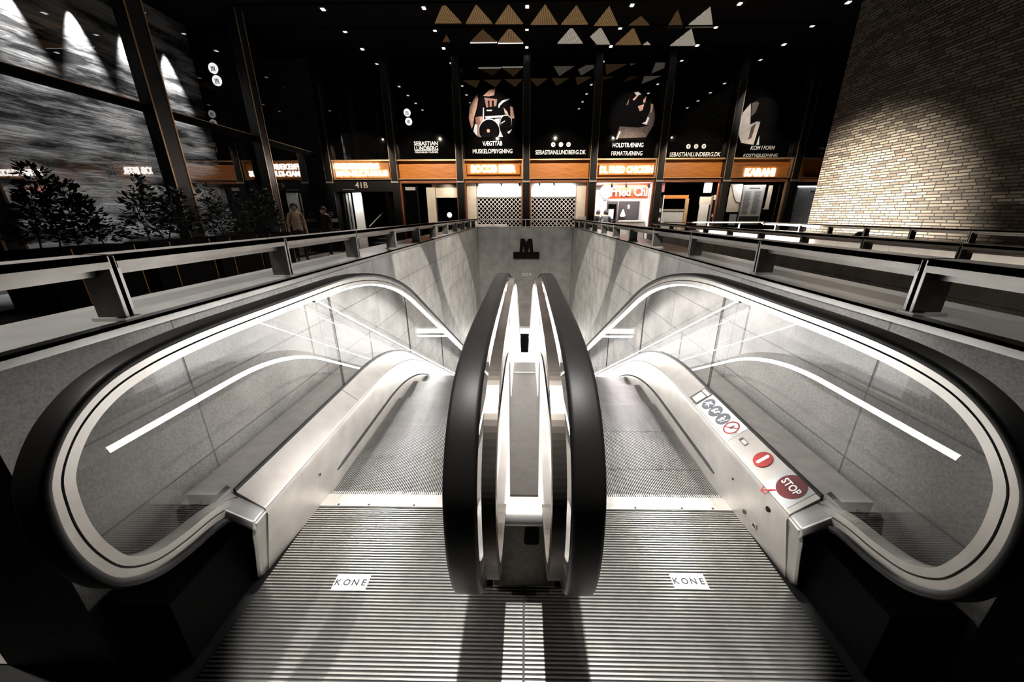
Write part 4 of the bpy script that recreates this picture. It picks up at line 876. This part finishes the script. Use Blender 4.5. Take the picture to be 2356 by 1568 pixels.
for i, (x, z) in enumerate(((3.45, 2.60), (4.02, 2.60), (4.92, 2.58))):
    t = thing('ceiling_spotlight', ('black spotlight head beside the round glowing lamp', 'black spotlight head above the first letters of the orange signboard', 'black spotlight head at the right edge of the fried food shop')[i], 'spotlight', (x, 15.8, z), 'spotlights of the fried food shop')
    m = MB(); m.tube([(x, 15.72, z-.14), (x, 15.80, z-.06)], .045, 12); m.build('head', M_BLACK, t); m = MB(); m.box(x-.012, x+.012, 15.79, 15.81, z-.07, z); m.build('stem', M_BLACK, t)
area('fried_light', (3.9, 16.2, 2.56), (3.9, 16.6, 0), 120, 2.0, .6, (1, .98, .98)); area('fried_front', (3.9, 15.65, 2.55), (4.0, 16.05, 2.2), 22, 2.0, .05, (1, .97, .95))
# kiosk doors bay
t = thing('kiosk', 'white ribbed kiosk counter behind the open door', 'kiosk', (6.0, 15.9, 0))
m = MB(); m.box(5.62, 6.55, 15.9, 16.2, 0, 1.55); m.build('front', M_WHITE, t); m = MB()
for i in range(22): m.box(5.66+i*.039, 5.66+i*.039+.016, 15.892, 15.9, .1, 1.5)
m.build('groove', M_GREY, t); m = MB(); m.box(5.6, 6.57, 15.86, 16.2, 1.55, 1.62); m.build('top', M_RIM, t)
m = MB(); m.box(5.6, 6.6, 15.88, 15.95, 2.02, 2.15); m.build('canopy', M_WOOD, t)
m = MB(); m.box(6.48, 6.62, 15.84, 15.9, 0, 2.02); m.build('side_post', M_BRASS, t)
t = thing('vending_machine', 'dark vending machine with pale lit shelves left of the kiosk', 'machine', (5.42, 15.8, 0))
m = MB(); m.box(5.33, 5.56, 15.7, 16.0, 0, 2.1); m.build('body', M_BLACK, t); m = MB()
for z in (.9, 1.15, 1.5): m.box(5.36, 5.50, 15.69, 15.7, z, z+.14)
m.box(5.52, 5.56, 15.68, 15.7, .8, 2.15); m.build('lit_shelf', M_WHITE, t)
t = thing('kiosk_door', 'open white kiosk door with a lit pane in the shop entrance', 'door', (7.2, 15.7, 0))
m = MB(); m.box(6.98, 7.34, 15.62, 15.66, .2, 1.78); m.build('white_panel', M_WHITE, t); m = MB(); m.box(6.96, 7.40, 15.63, 15.68, 1.78, 2.08); m.build('upper_panel', M_CREAM, t); m = MB(); m.box(7.40, 7.46, 15.6, 15.7, 0, 2.12); m.build('stile', M_RIM, t)
t = thing('ticket_cabinet', 'framed cabinet with dark display right of the white kiosk door', 'cabinet', (7.8, 15.7, 0))
m = MB(); m.box(7.5, 8.0-.42, 15.6, 15.9, 0, 2.14); m.box(7.5, 7.98-.06, 15.72, 15.9, 0, 2.14); m.build('body', M_BLACK, t)
m = MB(); m.box(7.48, 7.92, 15.58, 15.62, 1.96, 2.14); m.box(7.48, 7.92, 15.58, 15.62, .85, 1.02); m.build('frame', M_CREAM, t); m = MB(); m.box(7.62, 7.80, 15.57, 15.6, 1.25, 1.66); m.box(7.50, 7.62, 15.57, 15.6, 1.32, 1.42); m.build('notice', M_WHITE, t)
t = thing('shop_curtain_lamp', 'pale square lamp under the fascia above the kiosk', 'lamp', (7.2, 15.6, 2.3)); m = MB(); m.box(7.02, 7.32, 15.56, 15.6, 2.22, 2.58); m.build('shade', M_CREAM, t); m = MB(); m.box(7.10, 7.24, 15.57, 15.61, 2.58, 2.62); m.build('cap', M_BLACK, t)
t = thing('red_label', 'small pinkish label under the fascia above the vending machine', 'label', (5.42, 15.6, 2.3)); m = MB(); m.box(5.33, 5.48, 15.55, 15.58, 2.25, 2.58); m.build('sheet', plain('pink_paper', (.55, .22, .24), .6), t)
area('kiosk_light', (6.6, 15.3, 2.55), (6.5, 15.9, 1.0), 22, 1.8, .06, (1, .94, .86))
# menu bay
t = thing('menu_display', 'tall grey menu sheet in the window under the rightmost lit sign', 'menu', (8.95, 15.6, 0))
m = MB(); m.box(8.55, 9.42, 15.58, 15.62, 1.02, 2.5); m.build('frame', M_RIM, t); m = MB(); m.box(8.58, 9.39, 15.57, 15.58, 1.06, 2.47); m.build('sheet', M_GREY, t); m = MB()
for i in range(24):
    for c in (0, 1): m.box(8.64+c*.38, 8.64+c*.38+.2+.1*random.random(), 15.566, 15.57, 1.42+i*.036, 1.432+i*.036)
m.box(8.8, 9.2, 15.566, 15.57, 2.36, 2.39); m.box(8.6, 9.37, 15.565, 15.57, 1.10, 1.34); m.build('print_line', M_INK, t)
t = thing('menu_card', 'small pale card at the lower left of the tall menu sheet', 'card', (8.3, 15.5, 0)); m = MB(); m.box(8.18, 8.46, 15.52, 15.54, 1.0, 1.42); m.build('sheet', M_GREY, t); m = MB(); m.box(8.30, 8.34, 15.54, 15.56, 0, 1.0); m.build('stand', M_BLACK, t)
t = thing('window_decal', 'white torn-looking lit decal at the upper left of the menu window', 'decal', (8.35, 15.6, 2.2)); m = MB(); m.poly([(8.10, 15.6, 2.5), (8.54, 15.6, 2.52), (8.54, 15.6, 1.85), (8.38, 15.6, 1.9), (8.26, 15.6, 2.1)], (0, .02, 0)); m.build('sheet', M_WHITE, t); m = MB(); m.poly([(8.06, 15.63, 2.54), (8.54, 15.63, 2.54), (8.54, 15.63, 1.5), (8.06, 15.63, 1.5)], (0, .01, 0)); m.build('backing', M_CREAM, t)
t = thing('shop_door', 'dark shop door with a cream strip right of the menu sheet', 'door', (9.75, 15.6, 0)); m = MB(); m.box(9.5, 9.98, 15.6, 15.64, 0, 2.5); m.build('leaf', M_UPGL, t); m = MB(); m.box(9.54, 9.70, 15.585, 15.6, 1.6, 2.48); m.build('cream_strip', M_CREAM, t); m = MB()
for i in range(3): m.box(9.46+.05*i, 9.54+.05*i, 15.575, 15.585, 1.60+.04*i, 1.625+.04*i)
m.build('handle', M_WHITE, t)
area('menu_light', (8.9, 15.3, 2.58), (8.9, 15.6, 1.5), 9, 1.4, .05, (1, .95, .9))
t = thing('notice_board', 'dark grey notice board with a bright top edge beside the brick wall', 'board', (11.0, 15.4, 0))
m = MB(); m.box(10.55, 11.75, 15.4, 15.45, 0.4, 2.40); m.build('panel', plain('slate_panel', (.16, .165, .18), .5, noise=.3, scale=12), t); m = MB(); m.box(10.52, 11.75, 15.34, 15.4, 2.40, 2.44); m.build('light_edge', emit('edge_lamp', (1, 1, 1), 4), t); m = MB(); m.box(11.05, 11.45, 15.39, 15.4, 2.22, 2.26); m.build('heading', M_INK, t); m = MB(); m.box(10.52, 10.55, 15.36, 15.44, .4, 2.42); m.build('edge_strip', M_STEEL, t)
spot('board_spot', (11.0, 14.9, 2.9), (11.1, 15.4, 1.6), 12, 90, .8, (1, 1, 1), .03)

# ================================================================== PLANTERS, SHRUBS
rnd = random.Random(11)
PL = [(-7.55, 6.15, 'second from the left picture edge, dense shrub left of the thick column'), (-7.55, 7.85, 'shrub in the long planter just left of the thick column'), (-7.55, 9.45, 'loose shrub with a tall bare twig right of the thick column'), (-7.55, 10.95, 'bushy shrub before the bronze-edged column'), (-7.72, 4.6, 'shrub at the left picture edge')]
PLN = ['black planter box left of the thick column, mostly behind the railing', 'black planter box with gold seams seen through the railing, left one', 'black planter box with gold seams seen through the railing, right one', 'black planter box before the bronze-edged column', 'black planter box at the left picture edge']
for i, (x, y, lab) in enumerate(PL[:4]):
    t = thing('planter_box', PLN[i], 'planter', (x, y, 0), 'black planter boxes along the side glazing')
    m = MB(); m.box(x-.26, x+.26, y-.70, y+.70, .02, .95); m.build('box', M_PLANT, t, bevel=.01)
    for yy in (y-.3, y+.69): m = MB(); m.box(x+.262, x+.268, yy, yy+.018, .03, .94); m.build('gold_seam', M_GOLD, t)
    m = MB(); m.box(x-.24, x+.24, y-.68, y+.68, .93, .955); m.build('soil', M_MATTE, t)
    s_ = thing('shrub', 'dark leafy '+lab.replace('second from the left picture edge, ', ''), 'shrub', (x, y, .955), 'shrubs in the planters')
    dens = (1300, 1000, 560, 1000)[i]
    ms, ml = MB(), MB()
    stems = [((x+rnd.uniform(-.1, .1), y+dy, .95), (x+rnd.uniform(-.2, .2), y+dy+rnd.uniform(-.15, .15), .95+h)) for dy, h in ((-.45, .8), (-.2, 1.15), (.1, 1.0), (.4, .75))] if i != 2 else [((x, y-.35, .95), (x+.05, y-.4, 2.05)), ((x, y-.1, .95), (x, y-.15, 1.75)), ((x, y+.35, .95), (x+.06, y+.42, 2.0))]
    for a, b in stems:
        a, b = Vector(a), Vector(b); mid = (a+b)/2+Vector((rnd.uniform(-.06, .06), rnd.uniform(-.06, .06), 0)); ms.tube([a, mid, b], .012, 6, r2=.004)
        bare = i == 2 and a.y > y+.2
        for q in range((dens if not bare else 60)//len(stems)):
            f = rnd.uniform(.12, 1.04); p = a+(b-a)*f; rr = (.34*(1.1-f)+.10)*(1.0 if not bare else .7)
            ang = rnd.uniform(0, 2*PI); c = p+Vector((math.cos(ang), math.sin(ang), 0))*rr*math.sqrt(rnd.random())+Vector((0, 0, rnd.uniform(-.05, .05))); c.x = max(c.x, x-.16+.05*rnd.random())
            d = (c-p); d = (d+Vector((0, 0, rnd.uniform(-.05, .12)))).normalized() if d.length > .01 else Vector((0, 0, 1)); w = d.cross(Vector((rnd.uniform(-1, 1), rnd.uniform(-1, 1), 1))).normalized(); n = d.cross(w).normalized(); L = rnd.uniform(.08, .125)
            ml.add([c, c+d*L*.25+w*L*.22+n*.006, c+d*L*.65+w*L*.24+n*.006, c+d*L-n*.012, c+d*L*.65-w*L*.24+n*.006, c+d*L*.25-w*L*.22+n*.006, c+d*L*.5-n*.005], [(0, 1, 6), (1, 2, 6), (2, 3, 6), (3, 4, 6), (4, 5, 6), (5, 0, 6)])
    ml.build('foliage', M_LEAF, s_); ms.build('stem', M_LEAF, s_)

# ================================================================== PEOPLE
def skin_person(name, label, cat, loc, J, edges, radii, mats, zones, turn=0.0, hands=(), face=None):
    """one continuous skinned body: J joints, edges, radii; zones(co) -> material index"""
    t = thing(name, label, cat, loc)
    names = list(J); idx = {n: i for i, n in enumerate(names)}
    vs = [Vector(J[n]) for n in names]; es = [(idx[a], idx[b]) for a, b in edges]; rs = [radii[n] for n in names]
    for hn, dirv, palm in hands:                                       # five fingers rooted in the palm
        base = Vector(J[hn]); d = Vector(dirv).normalized(); side = d.cross(Vector(palm)).normalized(); pn = Vector(palm).normalized()
        for f, L in ((-1.5, .055), (-.5, .068), (.5, .072), (1.5, .062)):
            r0 = base+d*.05+side*f*.019; i0 = len(vs); vs += [r0, r0+d*L*.55+pn*.006, r0+d*L+pn*.022]; rs += [.009, .008, .0065]; es += [(idx[hn], i0), (i0, i0+1), (i0+1, i0+2)]
        r0 = base+side*-.03+d*.01; i0 = len(vs); vs += [r0, r0+d*.035+side*-.016+pn*.01, r0+d*.06+side*-.014+pn*.02]; rs += [.011, .009, .007]; es += [(idx[hn], i0), (i0, i0+1), (i0+1, i0+2)]
    me = bpy.data.meshes.new('body'); me.from_pydata(vs, es, [])
    o = bpy.data.objects.new('body', me); COL.objects.link(o)
    sk = o.modifiers.new('skin', 'SKIN'); sk.use_smooth_shade = True
    for i, v in enumerate(me.skin_vertices[0].data): v.radius = (rs[i], rs[i]); v.use_root = (i == idx['pelvis'])
    o.modifiers.new('sub', 'SUBSURF').levels = 2
    dg = bpy.context.evaluated_depsgraph_get(); ev = o.evaluated_get(dg); nm = bpy.data.meshes.new_from_object(ev)
    COL.objects.unlink(o); bpy.data.objects.remove(o)
    R = Matrix.Rotation(turn, 4, 'Z')
    for m_ in mats: nm.materials.append(m_)
    for p in nm.polygons: p.material_index = zones(p.center); p.use_smooth = True
    hp, hd = Vector(J['head']), Vector(face) if face else Vector((0, -1, 0))
    for v in nm.vertices:                                              # brow, nose and chin pulled out of the head
        q = v.co-hp
        if q.length < .16 and q.dot(hd) > 0:
            u = q-hd*q.dot(hd); s_ = q.dot(hd.cross(ZA)); z = q.z
            v.co += hd*(.022*math.exp(-(s_/.018)**2-((z+.015)/.022)**2)+.006*math.exp(-(s_/.05)**2-((z-.03)/.014)**2)-.010*math.exp(-((abs(s_)-.032)/.014)**2-((z-.008)/.012)**2)+.008*math.exp(-(s_/.022)**2-((z+.062)/.008)**2))
    nm.transform(R); b = bpy.data.objects.new('body', nm); COL.objects.link(b); b.parent = t
    # hair, eyes, ears
    def loc_mb(mb, nmz, mt):
        mb.v = [tuple(R @ Vector(v)+Vector(loc)) for v in mb.v]; return mb.build(nmz, mt, t, smooth=True)
    hr = MB(); rings = []
    for i in range(8):
        th = PI*.62*i/7+.02; rr = .104
        ring = []
        for k in range(18):
            ph = 2*PI*k/18; dv = Vector((math.sin(th)*math.cos(ph), math.sin(th)*math.sin(ph), math.cos(th)))
            back = max(0, dv.dot(hd)); z = dv.z if back < .3 else max(dv.z, .42+.2*back)
            ring.append(hp-hd*.008+Vector((dv.x*rr, dv.y*rr, z*rr*1.18+.008)))
        rings.append(ring)
    hr.sweep(rings); loc_mb(hr, 'hair', M_HAIR)
    sd = hd.cross(ZA).normalized(); ey = MB()
    for q in (-1, 1): ey.ball(hp+hd*.088+sd*q*.032+ZA*.008, .0085, 8)
    loc_mb(ey, 'eyes', M_INK)
    return t
def standing(h, lean=0.0, arm=0.0):
    k = h/1.75
    J = dict(pelvis=(0, 0, .92*k), waist=(0, -.01, 1.08*k), chest=(0, -.01-lean*.3, 1.30*k), neck0=(0, -lean*.5, 1.45*k), neck=(0, -.01-lean*.6, 1.52*k), head=(0, -.03-lean*.7, 1.625*k), crown=(0, -.02-lean*.7, 1.70*k))
    R_ = dict(pelvis=.125, waist=.115, chest=.135, neck0=.09, neck=.052, head=.088, crown=.062); E = [('pelvis', 'waist'), ('waist', 'chest'), ('chest', 'neck0'), ('neck0', 'neck'), ('neck', 'head'), ('head', 'crown')]
    for s, n in ((-1, 'l'), (1, 'r')):
        J.update({'sh'+n: (s*.17*k, -lean*.4, 1.42*k), 'el'+n: (s*.23*k, .02-arm*.5*(s > 0), 1.14*k), 'wr'+n: (s*.24*k, -.06-arm*(s > 0), .91*k+arm*.5*(s > 0)), 'ha'+n: (s*.24*k, -.08-arm*1.1*(s > 0), .84*k+arm*.6*(s > 0)), 'hi'+n: (s*.09, 0, .87*k), 'kn'+n: (s*.10, -.02-.06*s, .49*k), 'an'+n: (s*.11, .03-.10*s, .09), 'to'+n: (s*.13, -.13-.10*s, .045)})
        R_.update({'sh'+n: .062, 'el'+n: .045, 'wr'+n: .032, 'ha'+n: .034, 'hi'+n: .092, 'kn'+n: .062, 'an'+n: .044, 'to'+n: .038})
        E += [('neck0', 'sh'+n), ('sh'+n, 'el'+n), ('el'+n, 'wr'+n), ('wr'+n, 'ha'+n), ('pelvis', 'hi'+n), ('hi'+n, 'kn'+n), ('kn'+n, 'an'+n), ('an'+n, 'to'+n)]
    return J, E, R_
def zone_fn(k, shirt_top=1.47, cuff=.93, trouser=.95):
    def z(c):
        if c.z > shirt_top*k: return 2
        if abs(c.x) > .19*k and c.z < cuff*k and c.z > .6: return 2
        if c.z > trouser*k: return 0
        if c.z < .10: return 3
        return 1
    return z
J, E, R_ = standing(1.80)
skin_person('person', 'person in tan sleeveless top and dark trousers standing behind the railing by the bronze column', 'person', (-7.35, 12.15, 0), J, E, R_, [M_TAN, M_DARKCL, M_SKIN, M_DARKCL], zone_fn(1.80/1.75, 1.47, 1.36), turn=.7, hands=(('hal', (0, -.1, -1), (1, -.3, 0)), ('har', (0, -.1, -1), (-1, -.3, 0))))
J, E, R_ = standing(1.72)
skin_person('person', 'person in dark clothes wearing a pale face mask, right of the tan-topped person', 'person', (-7.0, 13.3, 0), J, E, R_, [M_DARKCL, M_DARKCL, M_SKIN, M_WHITE], zone_fn(1.72/1.75), turn=-.3, hands=(('hal', (0, -.1, -1), (1, -.3, 0)), ('har', (0, -.1, -1), (-1, -.3, 0))))
mk = bpy.context.scene.objects['person.001']; c_ = Vector((-7.0, 13.3, 0)); hd_ = Vector((0, -1, 0)); hd_.rotate(Matrix.Rotation(-.3, 3, 'Z')); sd_ = hd_.cross(ZA)
hp_ = c_+Vector((0, 0, 1.585))+hd_*.03; m = MB(); m.sweep([[hp_+hd_*(.100-.9*abs(a)**2*6)+sd_*a*1.0+ZA*z for z in (-.075, -.02, .012)] for a in (-.07, -.045, -.02, 0, .02, .045, .07)], closed=False, caps=False); m.build('face_mask', M_WHITE, mk)
def seated(turn_lean):
    J = dict(pelvis=(0, 0, .53), waist=(0, -.03, .68), chest=(0, -.10, .90), neck0=(0, -.17, 1.05), neck=(0, -.20, 1.10), head=(0, -.25, 1.19), crown=(0, -.26, 1.265))
    R_ = dict(pelvis=.13, waist=.12, chest=.145, neck0=.095, neck=.054, head=.088, crown=.062); E = [('pelvis', 'waist'), ('waist', 'chest'), ('chest', 'neck0'), ('neck0', 'neck'), ('neck', 'head'), ('head', 'crown')]
    for s, n in ((-1, 'l'), (1, 'r')):
        J.update({'sh'+n: (s*.18, -.15, 1.02), 'el'+n: (s*.24, -.26, .80), 'wr'+n: (s*.14, -.46, .80), 'ha'+n: (s*.11, -.53, .80), 'hi'+n: (s*.10, -.02, .50), 'kn'+n: (s*.13, -.42, .52), 'an'+n: (s*.13, -.36, .09), 'to'+n: (s*.14, -.50, .045)})
        R_.update({'sh'+n: .066, 'el'+n: .047, 'wr'+n: .033, 'ha'+n: .034, 'hi'+n: .095, 'kn'+n: .065, 'an'+n: .044, 'to'+n: .038})
        E += [('neck0', 'sh'+n), ('sh'+n, 'el'+n), ('el'+n, 'wr'+n), ('wr'+n, 'ha'+n), ('pelvis', 'hi'+n), ('hi'+n, 'kn'+n), ('kn'+n, 'an'+n), ('an'+n, 'to'+n)]
    return J, E, R_
def zseat(c):
    if c.z > 1.08: return 2
    if c.y < -.44 and c.z > .7: return 2
    if c.z > .56 and c.y > -.6: return 0
    return 3 if c.z < .1 else 1
for (x, y, lab, mt, tr) in ((2.93, 16.52, 'person in a dark jacket bent over the table, left of the seated pair', M_DARKCL, PI*.62), (3.32, 15.93, 'person in a grey top seen from behind, right of the seated pair', M_GREYCL, PI*.92)):
    J, E, R_ = seated(0)
    p_ = skin_person('person', lab, 'person', (x, y, .28), J, E, R_, [mt, M_DARKCL, M_SKIN, M_BLACK], zseat, turn=tr, hands=(('hal', (.2, -1, 0), (0, 0, -1)), ('har', (-.2, -1, 0), (0, 0, -1))))
    s_ = thing('stool', 'dark stool under the %s seated person in the fried food shop' % ('left' if x < 3.1 else 'right'), 'stool', (x, y, 0), 'stools in the fried food shop')
    m = MB(); m.disc((x, y, .62), .15, XA, YA, (0, 0, .035)); m.build('seat', M_BLACK, s_)
    for a in range(4): m = MB(); m.tube([(x+.12*math.cos(a*PI/2+.7), y+.12*math.sin(a*PI/2+.7), .62), (x+.18*math.cos(a*PI/2+.7), y+.18*math.sin(a*PI/2+.7), 0)], .012, 6); m.build('leg', M_BLACK, s_)
t = thing('table', 'small dark table at the partition where the two people sit', 'table', (3.55, 16.65, 0)); m = MB(); m.box(3.46, 3.86, 16.5, 16.88, 1.0, 1.04); m.build('top', M_BLACK, t)
for x in (3.50, 3.82): m = MB(); m.box(x-.02, x+.02, 16.6, 16.64, 0, 1.0); m.build('leg', M_BLACK, t)

t = thing('dome_cap', 'small black dome standing on the farthest railing before the brick wall', 'dome', (7.05, 8.1, 1.0))
m = MB(); m.ball((7.05, 8.1, 1.0), .09, 16, sc=(1, 1, .9)); m.build('dome', M_BLACK, t, smooth=True); m = MB(); m.disc((7.05, 8.1, 1.0), .11, XA, YA, (0, 0, .015)); m.build('base_ring', M_BLACK, t)
